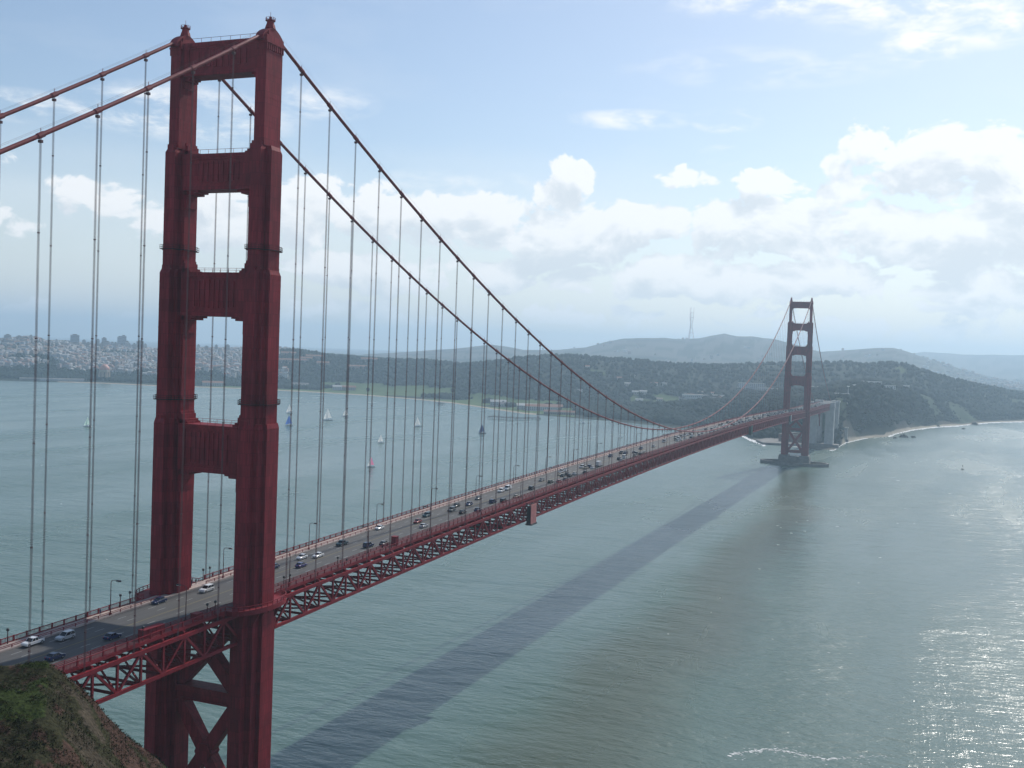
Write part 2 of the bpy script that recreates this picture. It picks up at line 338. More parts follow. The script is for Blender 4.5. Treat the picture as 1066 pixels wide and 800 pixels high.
# ------------------------------------------------------------------ water
def make_water():
    m = bpy.data.materials.new('bay_water'); m.use_nodes = True; nt = m.node_tree; nd = nt.nodes; L = nt.links
    b = nd['Principled BSDF']; b.inputs['IOR'].default_value = 1.4
    tc = nd.new('ShaderNodeTexCoord')
    def nz(scale, detail=4, sx=1, sy=1, rot=0, rough=.55, dist=0):
        mp = nd.new('ShaderNodeMapping'); mp.inputs['Scale'].default_value = (sx, sy, 1); mp.inputs['Rotation'].default_value = (0, 0, rot)
        L.new(tc.outputs['Object'], mp.inputs['Vector'])
        n = nd.new('ShaderNodeTexNoise'); n.inputs['Scale'].default_value = scale; n.inputs['Detail'].default_value = detail
        n.inputs['Roughness'].default_value = rough; n.inputs['Distortion'].default_value = dist
        L.new(mp.outputs['Vector'], n.inputs['Vector']); return n.outputs['Fac']
    def ramp(f, p0, p1, c0, c1):
        r = nd.new('ShaderNodeValToRGB'); r.color_ramp.elements[0].position = p0; r.color_ramp.elements[1].position = p1
        r.color_ramp.elements[0].color = c0; r.color_ramp.elements[1].color = c1; L.new(f, r.inputs[0]); return r.outputs[0]
    def mth(op, a, c, clamp=False):
        n = nd.new('ShaderNodeMath'); n.operation = op; n.use_clamp = clamp
        for i, x in enumerate((a, c)):
            if isinstance(x, (int, float)): n.inputs[i].default_value = x
            else: L.new(x, n.inputs[i])
        return n.outputs[0]
    # silt: grey green with bluer tongues
    big = nz(.0022, 5, 1, 1.6, .3, .6, .6)
    base = ramp(big, .38, .64, WATER_A, WATER_B)
    # turbid plume drifting from the far pier (wake of the current)
    sep = nd.new('ShaderNodeSeparateXYZ'); L.new(tc.outputs['Object'], sep.inputs[0])
    warp = mth('MULTIPLY', mth('SUBTRACT', nz(.006, 4), .5), 70)
    pl = None
    for (xa, ya, xb, yb, wd) in PLUME:
        # distance to segment through a mapped coordinate
        ang = math.atan2(yb-ya, xb-xa); ln = math.hypot(xb-xa, yb-ya)
        dx = mth('SUBTRACT', sep.outputs[0], xa); dy = mth('SUBTRACT', sep.outputs[1], ya)
        al = mth('ADD', mth('MULTIPLY', dx, math.cos(ang)), mth('MULTIPLY', dy, math.sin(ang)))
        pe = mth('ADD', mth('SUBTRACT', mth('MULTIPLY', dy, math.cos(ang)), mth('MULTIPLY', dx, math.sin(ang))), warp)
        over = mth('MAXIMUM', mth('MAXIMUM', mth('SUBTRACT', al, ln), mth('MULTIPLY', al, -1.0)), 0.0)
        d2 = mth('SQRT', mth('ADD', mth('POWER', mth('ABSOLUTE', pe, 0), 2.0), mth('POWER', over, 2.0)), 0)
        q = mth('SUBTRACT', 1.0, mth('DIVIDE', d2, wd), True)
        pl = q if pl is None else mth('MAXIMUM', pl, q)
    mx = nd.new('ShaderNodeMix'); mx.data_type = 'RGBA'; L.new(mth('MULTIPLY', mth('SMOOTH_MIN', mth('MULTIPLY', pl, 1.6), 1.0), .85), mx.inputs['Factor'])
    L.new(base, mx.inputs['A']); mx.inputs['B'].default_value = WATER_P
    L.new(mx.outputs['Result'], b.inputs['Base Color'])
    # wind: rough patches and slicks drawn out along the tide lines
    wind = nz(.0045, 6, .45, 1.8, -.25, .62, .5)
    rr = nd.new('ShaderNodeMapRange'); rr.inputs['From Min'].default_value = .35; rr.inputs['From Max'].default_value = .65
    rr.inputs['To Min'].default_value = .16; rr.inputs['To Max'].default_value = .30; L.new(wind, rr.inputs['Value'])
    L.new(rr.outputs[0], b.inputs['Roughness'])
    # waves: chop, wavelets, long swell; crests run across the wind
    def wv(amp, *a): return mth('MULTIPLY', mth('SUBTRACT', nz(*a), .5), amp)
    h = mth('ADD', mth('ADD', mth('ADD', wv(.30, 1.1, 3, 1, .55, .5), wv(1.0, .32, 4, 1, .42, .55)), wv(2.6, .075, 4, 1, .4, .35)), wv(5.0, .014, 3, 1, .35, .2))
    # current lines: long slicks where the chop dies down, ruffled lanes between them
    lane = nd.new('ShaderNodeMapRange'); lane.interpolation_type = 'SMOOTHSTEP'
    lane.inputs['From Min'].default_value = .36; lane.inputs['From Max'].default_value = .60; lane.inputs['To Min'].default_value = .55; lane.inputs['To Max'].default_value = 1.05
    L.new(mth('ADD', mth('MULTIPLY', nz(.0035, 7, .35, 2.6, -.5, .66, 1.2), .6), mth('MULTIPLY', wind, .4)), lane.inputs['Value'])
    h = mth('MULTIPLY', h, lane.outputs[0])
    bp = nd.new('ShaderNodeBump'); bp.inputs['Strength'].default_value = WAVE; bp.inputs['Distance'].default_value = 1.0
    L.new(h, bp.inputs['Height']); L.new(bp.outputs['Normal'], b.inputs['Normal'])
    w = MB(); w.add([(-1200, -6800, 0), (21000, -6800, 0), (21000, 20500, 0), (-1200, 20500, 0)], [(0, 1, 2, 3)])
    tag(w.build('water', m, fix=False), 'grey green bay water with the bridge shadow across it', 'water', kind='structure')
WATER_A = (.068, .128, .097, 1); WATER_B = (.092, .152, .126, 1); WATER_P = (.062, .085, .052, 1); WAVE = .62
PLUME = []
_pp = [atz(828, 492), atz(822, 530), atz(795, 570), atz(745, 620), atz(690, 690), atz(620, 770), atz(560, 850)]
_pw = [26, 30, 34, 36, 38, 42]
for i in range(6): PLUME.append((_pp[i][0], _pp[i][1], _pp[i+1][0], _pp[i+1][1], _pw[i]))
make_water()
#==BODY
# ------------------------------------------------------------------ the bridge
M_RING = mat('soot_dark_paint', (.05, .013, .016), .7, spec=.15)
X1 = 1280.0; CY = 13.7; ZS = 227.0
def zroad(x):
    if x < 0: return 75.3+.018*x
    if x > X1: return 75.3-.010*(x-X1)
    return 75.3+7.0*(1-((x-640)/640)**2)
def zcab(x):
    if x < 0:
        t = min(1, -x/343); return ZS+(70-ZS)*t-4*11.0*t*(1-t)
    if x > X1:
        t = min(1, (x-X1)/343); return ZS+(78-ZS)*t-4*11.0*t*(1-t)
    return 86+(ZS-86)*((x-640)/640)**2

bridge = tag(empty('suspension_bridge', (0, 0, 0)), 'long orange-red suspension bridge with two tall towers crossing the strait to the far hills', 'bridge')

def stepped_plan(a, b1, b2, c, c2, w=1.6):
    """plan of a leg: cross with stepped corners; a = half length along the bridge"""
    q = [(a, w)]
    if b1: q += [(b2, w), (b2, b1), (c2, b1)]
    else: q += [(c2, w)]
    q += [(c2, c)]
    if not c: q = [(a, w)]
    pts = list(q); pts += [(-x, y) for x, y in reversed(q)]
    pts += [(-x, -y) for x, y in q]; pts += [(x, -y) for x, y in reversed(q)]
    return pts
STAGES = [  # z0, z1, plan
    (13.0, 75.0, (7.1, 3.5, 5.0, 4.75, 2.6, 1.75)),
    (75.0, 123.5, (6.6, 3.3, 4.6, 4.4, 2.45, 1.7)),
    (123.5, 164.0, (5.9, 2.7, 4.0, 3.8, 2.35, 1.65)),
    (164.0, 196.5, (4.9, 0, 0, 3.15, 2.25, 1.6)),
    (196.5, 225.0, (3.65, 0, 0, 0, 0, 1.6)),
]
def leg_mesh(y0):
    b = MB()
    for k, (z0, z1, p) in enumerate(STAGES):
        pl = [(x, y0+y) for x, y in stepped_plan(*p)]
        b.prism(pl, z0, z1-1.2 if k < 4 else z1, 1.0, (0, y0))
        if k < 4:  # bevelled shoulder
            nx = STAGES[k+1][2]; e = 1-.6*(p[0]-nx[0])/p[0]
            b.prism(pl, z1-1.2, z1, e, (0, y0))
            # small cap blocks on the shoulder
            for sx in (-1, 1):
                b.box(min(sx*(nx[0]-.2), sx*(p[0]-.35)), max(sx*(nx[0]-.2), sx*(p[0]-.35)), y0-1.25, y0+1.25, z1-.6, z1+.9)
    # riveted plate bands every cell
    for z in np.arange(20, 222, 6.1):
        for (z0, z1, p) in STAGES:
            if z0+1.5 < z < z1-1.8:
                pl = [(x*1.004+math.copysign(.02, x), y0+(y*1.004+math.copysign(.02, y))) for x, y in stepped_plan(*p)]
                b.prism(pl, z-.09, z+.09, 1.0, (0, y0))
    # cornice with dentils under the saddle
    b.box(-4.0, 4.0, y0-1.95, y0+1.95, 223.0, 223.5)
    for k in range(9):
        b.box(-3.8+k*.9, -3.4+k*.9, y0-1.85, y0+1.85, 221.3, 223.0)
    for k in range(4):
        b.box(-3.9, 3.9, y0-1.45+k*.8, y0-1.1+k*.8, 221.3, 223.0)
    b.box(-3.8, 3.8, y0-1.75, y0+1.75, 223.5, 225.0)
    return b
def saddle_mesh(y0):
    b = MB()
    prof = [(-5.2, 223.45)]+[((4.9-1.9*math.sin(t_)**3)*math.cos(t_), 223.6+3.9*math.sin(t_)**1.0) for t_ in np.linspace(math.pi*.97, math.pi*.03, 15)]+[(5.2, 223.45), (3.9, 223.4), (-3.9, 223.4)]
    b.prism_y(prof, y0-1.15, y0+1.15)
    b.box(-2.6, 2.6, y0-1.45, y0+1.45, 225.0, 226.2)
    return b
def beacon_mesh(y0):
    b = MB()
    oct_ = lambda r: [(r*math.cos(math.pi/8+k*math.pi/4), y0+r*math.sin(math.pi/8+k*math.pi/4)) for k in range(8)]
    b.prism(oct_(1.5), 229.0, 230.6, .8, (0, y0)); b.prism(oct_(1.15), 230.6, 232.3, .75, (0, y0))
    b.prism(oct_(1.35), 232.3, 232.55, 1, (0, y0))
    for k in range(8):
        x, y = oct_(1.25)[k]; b.beam((x, y, 232.5), (x, y, 233.6), .09)
    for zz in (233.0, 233.6):
        for k in range(8):
            p, q = oct_(1.25)[k], oct_(1.25)[(k+1) % 8]; b.beam((*p, zz), (*q, zz), .09)
    b.tube([(0, y0, 232.5), (0, y0, 233.9)], .38, 8); b.tube([(0, y0, 233.9), (0, y0, 236.0)], .06, 5)
    b.v = [(x, y, 227.3+(z-229.0)*.64) for x, y, z in b.v]
    return b
def bracket(b, yin, zc, sy, up, size, hx):
    """stepped quarter-round haunch in the corner of an opening; sy = side, up=+1 above a strut"""
    n = 7; poly = [(yin, zc)]
    for k in range(n+1):
        t = k/n*math.pi/2
        poly.append((yin-sy*size*(1-math.sin(t)), zc+up*size*(1-math.cos(t))))
    b.prism_x(poly, -hx, hx)
    b.prism_x([(yin, zc), (yin-sy*size*1.25, zc), (yin-sy*size*1.25, zc+up*.55), (yin-sy*size*.9, zc+up*.55), (yin-sy*size*.9, zc+up*1.1), (yin, zc+up*1.1)], -hx-.25, hx+.25)
    b.prism_x([(yin, zc), (yin-sy*.9, zc), (yin-sy*.9, zc+up*size*1.25), (yin-sy*.45, zc+up*size*1.25), (yin-sy*.45, zc+up*size*1.6), (yin, zc+up*size*1.6)], -hx-.25, hx+.25)
STRUTS = [(109.5, 122.3, 4.3, 3.2), (151.5, 163.2, 3.7, 2.9), (185.2, 194.8, 3.2, 2.55), (215.8, 224.6, 1.5, 2.2)]
def strut_mesh(z0, z1, inset, hx, top):
    b = MB(); yi = CY-inset+.25
    b.box(-hx, hx, -yi, yi, z0+.9, z1-1.0)
    b.box(-hx-.45, hx+.45, -yi, yi, z0, z0+1.2)       # bottom flange
    b.box(-hx-.25, hx+.25, -yi, yi, z0+1.2, z0+1.7)
    b.box(-hx-.55, hx+.55, -yi, yi, z1-.9, z1)         # cornice
    b.box(-hx-.3, hx+.3, -yi, yi, z1-1.5, z1-.9)
    n = 13; st = 2*yi/n
    for k in range(n):                                 # fluted panel, stepped towards the middle
        y = -yi+(k+.5)*st
        if abs(k-n//2) > 4: continue
        dz = .35*abs(k-n//2)
        b.box(-hx-.28, hx+.28, y-st*.28, y+st*.28, z0+2.0+dz*.4, z1-1.9-dz*.3)
    for s in (-1, 1):
        y = s*yi; b.box(-hx-.5, hx+.5, min(y, y-s*2.2), max(y, y-s*2.2), z0+1.2, z1-.9)
        bracket(b, s*(yi+.2), z0, s, -1, 3.7 if not top else 2.4, hx*.8)
        if not top: bracket(b, s*(yi+.2), z1, s, 1, 2.0, hx*.8)
    # handrail along the top
    for x in (-hx-.4, hx+.4):
        b.beam((x, -yi, z1+1.1), (x, yi, z1+1.1), .08)
        for k in range(9): b.beam((x, -yi+k*yi/4, z1), (x, -yi+k*yi/4, z1+1.1), .07)
    return b
def walkway_ring(y0, z):
    b = MB()
    for (z0, z1, p) in STAGES:
        if z0 < z < z1: q = p
    a, b1, b2, c, c2, w = q; g = .55
    pl = [(x, y0+y) for x, y in stepped_plan(a+g, (b1+g) if b1 else 0, b2+g, c+g, c2+g, w+g)]
    b.prism(pl, z-.12, z+.12, 1, (0, y0)); n = len(pl)
    for i in range(n):
        (xa, ya), (xb, yb) = pl[i], pl[(i+1) % n]
        b.beam((xa, ya, z), (xa, ya, z+1.1), .08)
        for zz in (.55, 1.1): b.beam((xa, ya, z+zz), (xb, yb, z+zz), .08)
    return b
def brace_meshes():
    """cross bracing under the roadway"""
    out = []
    yi = CY-3.6
    for (z0, z1) in ((17.0, 48.8), (48.8, 72.5)):
        b = MB()
        zb, zt = z0+1.2, z1-1.2
        b.beam((0, -yi, zb), (0, yi, zt), 3.4, 3.2, (1, 0, 0)); b.beam((-.02, yi, zb), (-.02, -yi, zt), 3.3, 3.1, (1, 0, 0))
        m = (zb+zt)/2; b.prism_x([(-2.7, m), (-1.5, m+2.4), (1.5, m+2.4), (2.7, m), (1.5, m-2.4), (-1.5, m-2.4)], -2.0, 2.0)
        for s in (-1, 1):                              # gusset plates
            for z, d in ((zb, 1), (zt, -1)):
                b.prism_x([(s*yi, z-2.4*d*0-1.5*d), (s*yi, z+2.9*d), (s*(yi-2.3), z-1.5*d)], -1.9, 1.9)
        out.append(('cross_brace', b))
    for z in (48.8, 73.0, 18.0):
        b = MB(); b.box(-2.3, 2.3, -yi, yi, z-1.7, z+1.7); b.box(-2.6, 2.6, -yi, yi, z+1.4, z+1.9); b.box(-2.6, 2.6, -yi, yi, z-1.9, z-1.4)
        out.append(('horizontal_strut', b))
    return out
def make_tower():
    t = empty('tower'); t.parent = bridge
    for s in (1, -1):
        lg = leg_mesh(s*CY).build('leg', M_TOWER, t)
        saddle_mesh(s*CY).build('saddle_housing', M_RED, t)
        beacon_mesh(s*CY).build('beacon', M_RED, t)
        for z in (169.3, 128.6): walkway_ring(s*CY, z).build('inspection_walkway', M_RING, t)
        # road-level platform bulging round the leg, with solid parapet
        b = MB(); ys = s*9.6
        pts = [(-13.5, s*12.9)]+[(-10.5+2.2*math.sin(k/8*math.pi/2)*0-10.8*0+(-1)*0, 0) for k in range(0)]
        arc = [(11.5*math.sin(t_), s*(13.2+6.6*math.cos(t_)**.7)) for t_ in np.linspace(-math.pi/2, math.pi/2, 17)]
        outer = [(-13.5, s*13.2)]+arc+[(13.5, s*13.2)]
        for i in range(len(outer)-1):
            (xa, ya), (xb, yb) = outer[i], outer[i+1]
            b.beam((xa, ya, 74.9), (xb, yb, 74.9), .3, 1.3); b.beam((xa, ya, 76.6), (xb, yb, 76.6), .2, .16); b.beam((xa, ya, 76.0), (xb, yb, 76.0), .1, .1); b.beam((xa, ya, 75.5), (xa, ya, 76.6), .16)
        poly = [(x, y) for x, y in outer]
        b.prism(poly if s < 0 else poly[::-1], 75.0, 75.45, 1, (0, s*15))
        for k in range(-2, 3): b.prism_x([(s*17, 75), (s*19.6, 75), (s*17, 70.5)], k*2.4-.15, k*2.4+.15)
        b.build('leg_platform', M_RED, t)
    for z0, z1, ins, hx in STRUTS: strut_mesh(z0, z1, ins, hx, ins == 1.5).build('portal_strut', M_TOWER, t)
    for nm, b in brace_meshes(): b.build(nm, M_TOWER, t)
    b = MB()
    for s in (1, -1):
        b.box(-9.5, 9.5, s*CY-7, s*CY+7, -4, 9.5); b.prism([(-9.5, s*CY-7), (9.5, s*CY-7), (9.5, s*CY+7), (-9.5, s*CY+7)], 9.5, 13.2, .88, (0, s*CY))
    b.box(-6.5, 6.5, -7, 7, -4, 11.5)
    b.build('pier', M_CONCD, t)
    return t
tower_near = make_tower(); tag(tower_near, 'near tower filling the left of the view')
tower_far = copy_tree(tower_near); tower_far.parent = bridge; tower_far.location = (X1, 0, 0); tag(tower_far, 'far tower standing in the water in front of the hills')

# cables, suspenders
for s in (-1, 1):
    xs = np.concatenate([np.linspace(-343, -5.5, 60), np.linspace(5.5, X1-5.5, 240), np.linspace(X1+5.5, X1+343, 50)])
    b = MB(); b.tube([(x, s*CY, zcab(x)+.1) for x in xs], .47, 10, False)
    c = b.build('main_cable', M_CABLE, bridge, smooth=True)
    h = MB()                                           # hand ropes above the cable
    for dy in (-.55, .55): h.tube([(x, s*CY+dy, zcab(x)+1.35) for x in xs], .018, 4, False)
    h.build('hand_rope', M_ROPE, c)
def suspender_geo(x, s, b, band):
    z0 = zroad(x)-1.6; z1 = zcab(x)-.3
    if z1-z0 < 1.0: z1 = z0+1.0
    for dx in (-.11, .11):
        for dy in (-.14, .14):
            b.tube([(x+dx, s*CY+dy, z0), (x+dx, s*CY+dy, z1)], .038, 5, False)
    zz = z0+9
    while zz < z1-6:                                   # spreader clamps
        if (z1-z0) > 30: b.box(x-.17, x+.17, s*CY-.20, s*CY+.20, zz-.12, zz+.12)
        zz += 21
    if z1-z0 > 4: b.box(x-.34, x+.34, s*CY-.36, s*CY+.36, z1-1.1, z1-.55)
    dz = (zcab(x+1)-zcab(x-1))/2; c = Vector((x, s*CY, zcab(x)+.1)); d = Vector((1, 0, dz)).normalized()
    band.tube([c-d*.95, c-d*.9, c+d*.9, c+d*.95], [.48, .6, .6, .48], 10)
    band.beam(c+Vector((0, 0, .6)), c+Vector((0, 0, 1.45)), .09)
sus = []
for s in (-1, 1):
    for k in range(-12, 108):
        x = 15.24*k
        if k == 0 or abs(x-X1) < 6: continue
        if x > X1+330 or zcab(x) < zroad(x)+1.2: continue
        sus.append((np.linalg.norm(CAM[:2]-np.array([x, s*CY])), x, s))
vis = [q for q in sus if q[1] > -105]; vis.sort(); far = vis[100:]
for d, x, s in vis[:100]:
    b, bd = MB(), MB(); suspender_geo(x, s, b, bd)
    o = b.build('suspender', M_ROPE, bridge); bd.build('cable_band', M_CABLE, o)
b = MB(); bd = MB()
for d, x, s in far: suspender_geo(x, s, b, bd)
o = b.build('suspender', M_ROPE, bridge); tag(o, kind='stuff', label='thin suspender ropes along the far half of the span')
o2 = bd.build('cable_band', M_CABLE, o); tag(o2, kind='stuff')

# deck
XA, XB = -150.0, X1+343.0
PAN = 7.62
xs = np.arange(XA, XB+1, PAN)
RW = 9.1
def strip(b, ya, yb, dz, x0=XA, x1=XB, th=None, step=PAN):
    q = np.arange(x0, x1+.01, step)
    vs = []; 
    for x in q: vs += [(x, ya, zroad(x)+dz), (x, yb, zroad(x)+dz)]
    if th:
        for x in q: vs += [(x, ya, zroad(x)+dz-th), (x, yb, zroad(x)+dz-th)]
    n = len(q); fs = [(2*i, 2*i+2, 2*i+3, 2*i+1) for i in range(n-1)]
    if th:
        o = 2*n
        fs += [(o+2*i+1, o+2*i+3, o+2*i+2, o+2*i) for i in range(n-1)]
        fs += [(2*i, o+2*i, o+2*i+2, 2*i+2) for i in range(n-1)]; fs += [(2*i+1, 2*i+3, o+2*i+3, o+2*i+1) for i in range(n-1)]
    b.add(vs, fs)
b = MB(); strip(b, -RW, RW, 0, th=.35); deck = b.build('road_deck', M_ROAD, bridge)
b = MB()
for k, y in enumerate((-6.1, -3.05, 3.05, 6.1)):
    x = XA
    while x < 1500:
        z = zroad(x)+.012; z2 = zroad(x+3)+.012
        b.add([(x, y-.09, z), (x+3, y-.09, z2), (x+3, y+.09, z2), (x, y+.09, z)], [(0, 1, 2, 3)]); x += 11
tag(b.build('lane_marking', M_WHITE, deck, fix=False), kind='stuff')
b = MB()
for y in (-.12, .12): strip(b, y-.06, y+.06, .012)
b.build('centre_line', M_YELLOW, deck, fix=False)
for s in (-1, 1):
    b = MB(); strip(b, min(s*9.35, s*13.0), max(s*9.35, s*13.0), .25, th=.25)
    b.build('footpath', M_PAVE if s > 0 else M_PAVERED, bridge)
    b = MB(); strip(b, min(s*RW, s*9.35), max(s*RW, s*9.35), .32, th=.6); b.build('kerb', M_RED if s < 0 else M_PAVE, bridge)
    # outer railing and the steel barrier beside the traffic
    b = MB()
    gaps = [(-12.8, 12.8), (X1-12.8, X1+12.8)]
    x = XA
    while x < XB-1:
        x2 = x+PAN/2
        if not any(g0 < x+1.9 < g1 for g0, g1 in gaps):
            za, zb = zroad(x)+.25, zroad(x2)+.25; y = s*13.05
            b.beam((x, y, za+1.25), (x2, y, zb+1.25), .22, .14); b.beam((x, y, za+.18), (x2, y, zb+.18), .14, .12)
            b.box(x-.13, x+.13, y-.13, y+.13, za, za+1.42)
            n = 9 if x < 700 else 5
            for j in range(1, n+1):
                xx = x+(x2-x)*j/(n+1); zz = za+(zb-za)*j/(n+1); w = .075 if n == 9 else .16
                b.add([(xx-w, y, zz+.2), (xx+w, y, zz+.2), (xx+w, y, zz+1.2), (xx-w, y, zz+1.2)], [(0, 1, 2, 3)])
        x = x2
    b.build('railing', M_RED, bridge, fix=False)
    b = MB(); x = XA
    while x < XB-1:
        x2 = x+PAN/2; y = s*9.5; za, zb = zroad(x)+.25, zroad(x2)+.25
        if not any(g0+4 < x+1.9 < g1-4 for g0, g1 in gaps):
            for hh in (.45, .8): b.beam((x, y, za+hh), (x2, y, zb+hh), .1, .13)
            b.box(x-.08, x+.08, y-.08, y+.08, za, za+.85)
        x = x2
    b.build('traffic_barrier', M_RED, bridge)
    # fascia girder under the footpath
    b = MB(); strip(b, min(s*13.0, s*13.25), max(s*13.0, s*13.25), .3, th=.75); b.build('fascia', M_RED, bridge)
    # stiffening truss
    b = MB(); y = s*CY; T0, T1 = -1.75, -9.1
    for i in range(len(xs)-1):
        xa, xb = xs[i], xs[i+1]
        if any(abs(xa+PAN/2-g) < 6.5 for g in (0, X1)): continue
        za, zb = zroad(xa), zroad(xb)
        b.beam((xa, y, za+T0), (xb, y, zb+T0), .72, .95); b.beam((xa, y, za+T1), (xb, y, zb+T1), .72, .85)
        b.beam((xa, y, za+T0), (xa, y, za+T1), .48, .55, (1, 0, 0))
        if i % 2 == 0: b.beam((xa, y, za+T0), (xb, y, zb+T1), .5, .6)
        else: b.beam((xa, y, za+T1), (xb, y, zb+T0), .5, .6)
        b.prism_y([(xa-1.0, za+T0-.5), (xa+1.0, za+T0-.5), (xa, za+T0-1.5)] if i % 2 == 0 else [(xa-1.0, za+T1+.5), (xa+1.0, za+T1+.5), (xa, za+T1+1.5)], y-.2, y+.2)
    b.build('stiffening_truss', M_RED, bridge)
b = MB()
for i in range(len(xs)-1):                             # floor beams, bottom laterals, stringers
    xa, xb = xs[i], xs[i+1]; za, zb = zroad(xa), zroad(xb)
    b.beam((xa, -CY, za-1.35), (xa, CY, za-1.35), .5, 1.5, (0, 0, 1))
    b.beam((xa, -CY, za-9.1), (xa, CY, za-9.1), .45, .6)
    for k, (y0, y1) in enumerate(((-CY, -6.85), (-6.85, 0), (0, 6.85), (6.85, CY))):
        b.beam((xa, y0, za+(-9.0 if k % 2 == 0 else -2)), (xa, y1, za+(-2 if k % 2 == 0 else -9.0)), .32, .4, (1, 0, 0))
    if i % 2 == 0:
        b.beam((xa, -CY, za-9.1), (xb, 0, zb-9.1), .4, .45); b.beam((xa, CY, za-9.1), (xb, 0, zb-9.1), .4, .45)
    else:
        b.beam((xa, 0, za-9.1), (xb, -CY, zb-9.1), .4, .45); b.beam((xa, 0, za-9.1), (xb, CY, zb-9.1), .4, .45)
    for y in (-7.5, -4.5, -1.5, 1.5, 4.5, 7.5): b.beam((xa, y, za-.75), (xb, y, zb-.75), .3, .75)
b.build('floor_truss', M_RED, bridge)

# fender round the far pier: long pointed concrete ring at the waterline
b = MB(); n = 40
ring = []
for k in range(n):
    t = 2*math.pi*k/n; ring.append((24.0*math.sin(t)*abs(math.sin(t))**.15, 46.5*math.cos(t)*abs(math.cos(t))**.0))
for k in range(n):
    (xa, ya), (xb, yb) = ring[k], ring[(k+1) % n]
    b.add([(X1+xa, ya, -3), (X1+xb, yb, -3), (X1+xb, yb, 4.2), (X1+xa, ya, 4.2), (X1+xa*.88, ya*.94, 4.2), (X1+xb*.88, yb*.94, 4.2), (X1+xa*.88, ya*.94, -3), (X1+xb*.88, yb*.94, -3)],
          [(0, 1, 2, 3), (3, 2, 5, 4), (4, 5, 7, 6)])
tag(b.build('pier_fender', M_CONCD), 'low oval concrete fender ringing the base of the far tower', 'fender')
# ------------------------------------------------------------------ the far shore (one terrain sheet)
def curve_from(pts, r=None):
    """photo points -> arrays of azimuth and value, azimuth ascending"""
    out = []
    for p in pts:
        if r is None: w = atz(*p); out.append((math.degrees(math.atan2(w[1]-CAM[1], w[0]-CAM[0])), math.hypot(w[1]-CAM[1], w[0]-CAM[0])))
        else: out.append(zat(p[0], p[1], r))
    out.sort(); return np.array(out)
SHORE = curve_from([(-60, 394), (5, 396.5), (60, 398), (120, 400), (160, 402), (250, 405), (320, 408.5), (380, 412), (430, 416), (470, 420), (510, 426), (545, 431), (580, 434), (640, 439), (700, 445), (750, 449),
                    (772, 452.5), (781, 457), (795, 462), (830, 465), (850, 468.5), (868, 468.5), (880, 461), (900, 456.5), (922, 455), (932, 451.5), (950, 447.5), (975, 444.5), (1000, 443), (1030, 440), (1066, 439), (1110, 438)])
RIDGES = [  # distance, front width, back width, skyline
    (5000, 1500, 2500, [(-60, 353), (0, 353), (8, 352), (22, 350.5), (30, 350), (38, 350.5), (48, 355), (62, 355), (75, 355.5), (100, 358.5), (130, 359.5), (160, 363), (200, 361.5), (250, 361.5), (300, 362), (330, 366), (380, 369), (440, 374), (520, 382), (640, 400)]),
    (3350, 560, 900, [(60, 408), (150, 402), (210, 390), (250, 378), (275, 368), (290, 363.5), (305, 362.5), (322, 364.5), (340, 368), (400, 372), (440, 374), (480, 378), (520, 374), (545, 370), (575, 368), (600, 368.5), (660, 373), (700, 378), (740, 379), (800, 376), (860, 376), (890, 377.5), (905, 379), (920, 377), (940, 378), (955, 382), (975, 389), (1000, 395.5), (1040, 403), (1066, 408), (1110, 414)]),
    (7600, 1700, 2500, [(330, 380), (380, 369), (430, 366), (480, 362), (510, 358), (525, 360), (545, 364), (580, 364), (610, 361.5), (630, 356), (650, 352), (690, 351), (712, 353), (728, 352), (742, 349), (754, 347), (766, 349.5), (785, 350), (805, 353), (820, 357), (840, 363), (855, 366), (870, 365), (900, 362.5), (915, 361.5), (930, 361.5), (943, 365), (960, 371), (985, 379), (1020, 391), (1066, 402)]),
    (13500, 2600, 4000, [(700, 400), (880, 376), (930, 370), (962, 366.5), (1000, 369), (1030, 369.5), (1066, 370), (1110, 371)]),
]
RC = []
for r, wf, wb, p in RIDGES:
    c = np.array(sorted(azel(*q) for q in p)); RC.append((r, wf, wb, c))
BLUFF = [(20, 5), (240, 5), (430, 6), (560, 7), (640, 16), (700, 30), (760, 45), (800, 55), (850, 66), (868, 80), (880, 84), (905, 95), (940, 84), (975, 58), (1010, 40), (1060, 28), (1110, 26)]
BW = [(20, 700), (560, 500), (640, 260), (760, 200), (855, 150), (866, 95), (882, 110), (900, 170), (940, 200), (1010, 260), (1110, 300)]
AZB = np.array(sorted((azel(u, 380)[0], h) for u, h in BLUFF)); AZW = np.array(sorted((azel(u, 380)[0], h) for u, h in BW))
DLA = np.array(sorted((azel(u, 400)[0], h) for u, h in [(700, 0), (790, 60), (832, 110), (856, 150), (869, 150), (874, 60), (880, 0), (1100, 0)]))
AZ0, AZ1 = azel(1100, 380)[0], azel(-45, 380)[0]
NA = 900
AZ = np.linspace(AZ0, AZ1, NA)
shore_r = np.interp(AZ, SHORE[:, 0], SHORE[:, 1])
NR1, NR2 = 130, 90
off = np.concatenate([np.linspace(-60, 60, 16)[:-1], 60+np.geomspace(1, 1701, NR1)-1, 1800+np.geomspace(60, 15500, NR2)])
NR = len(off)
Rg = np.zeros((NA, NR)); Zg = np.zeros((NA, NR)); FRONT = np.zeros((NA, NR))
fz = np.array([[0.0]*NR]*NA)
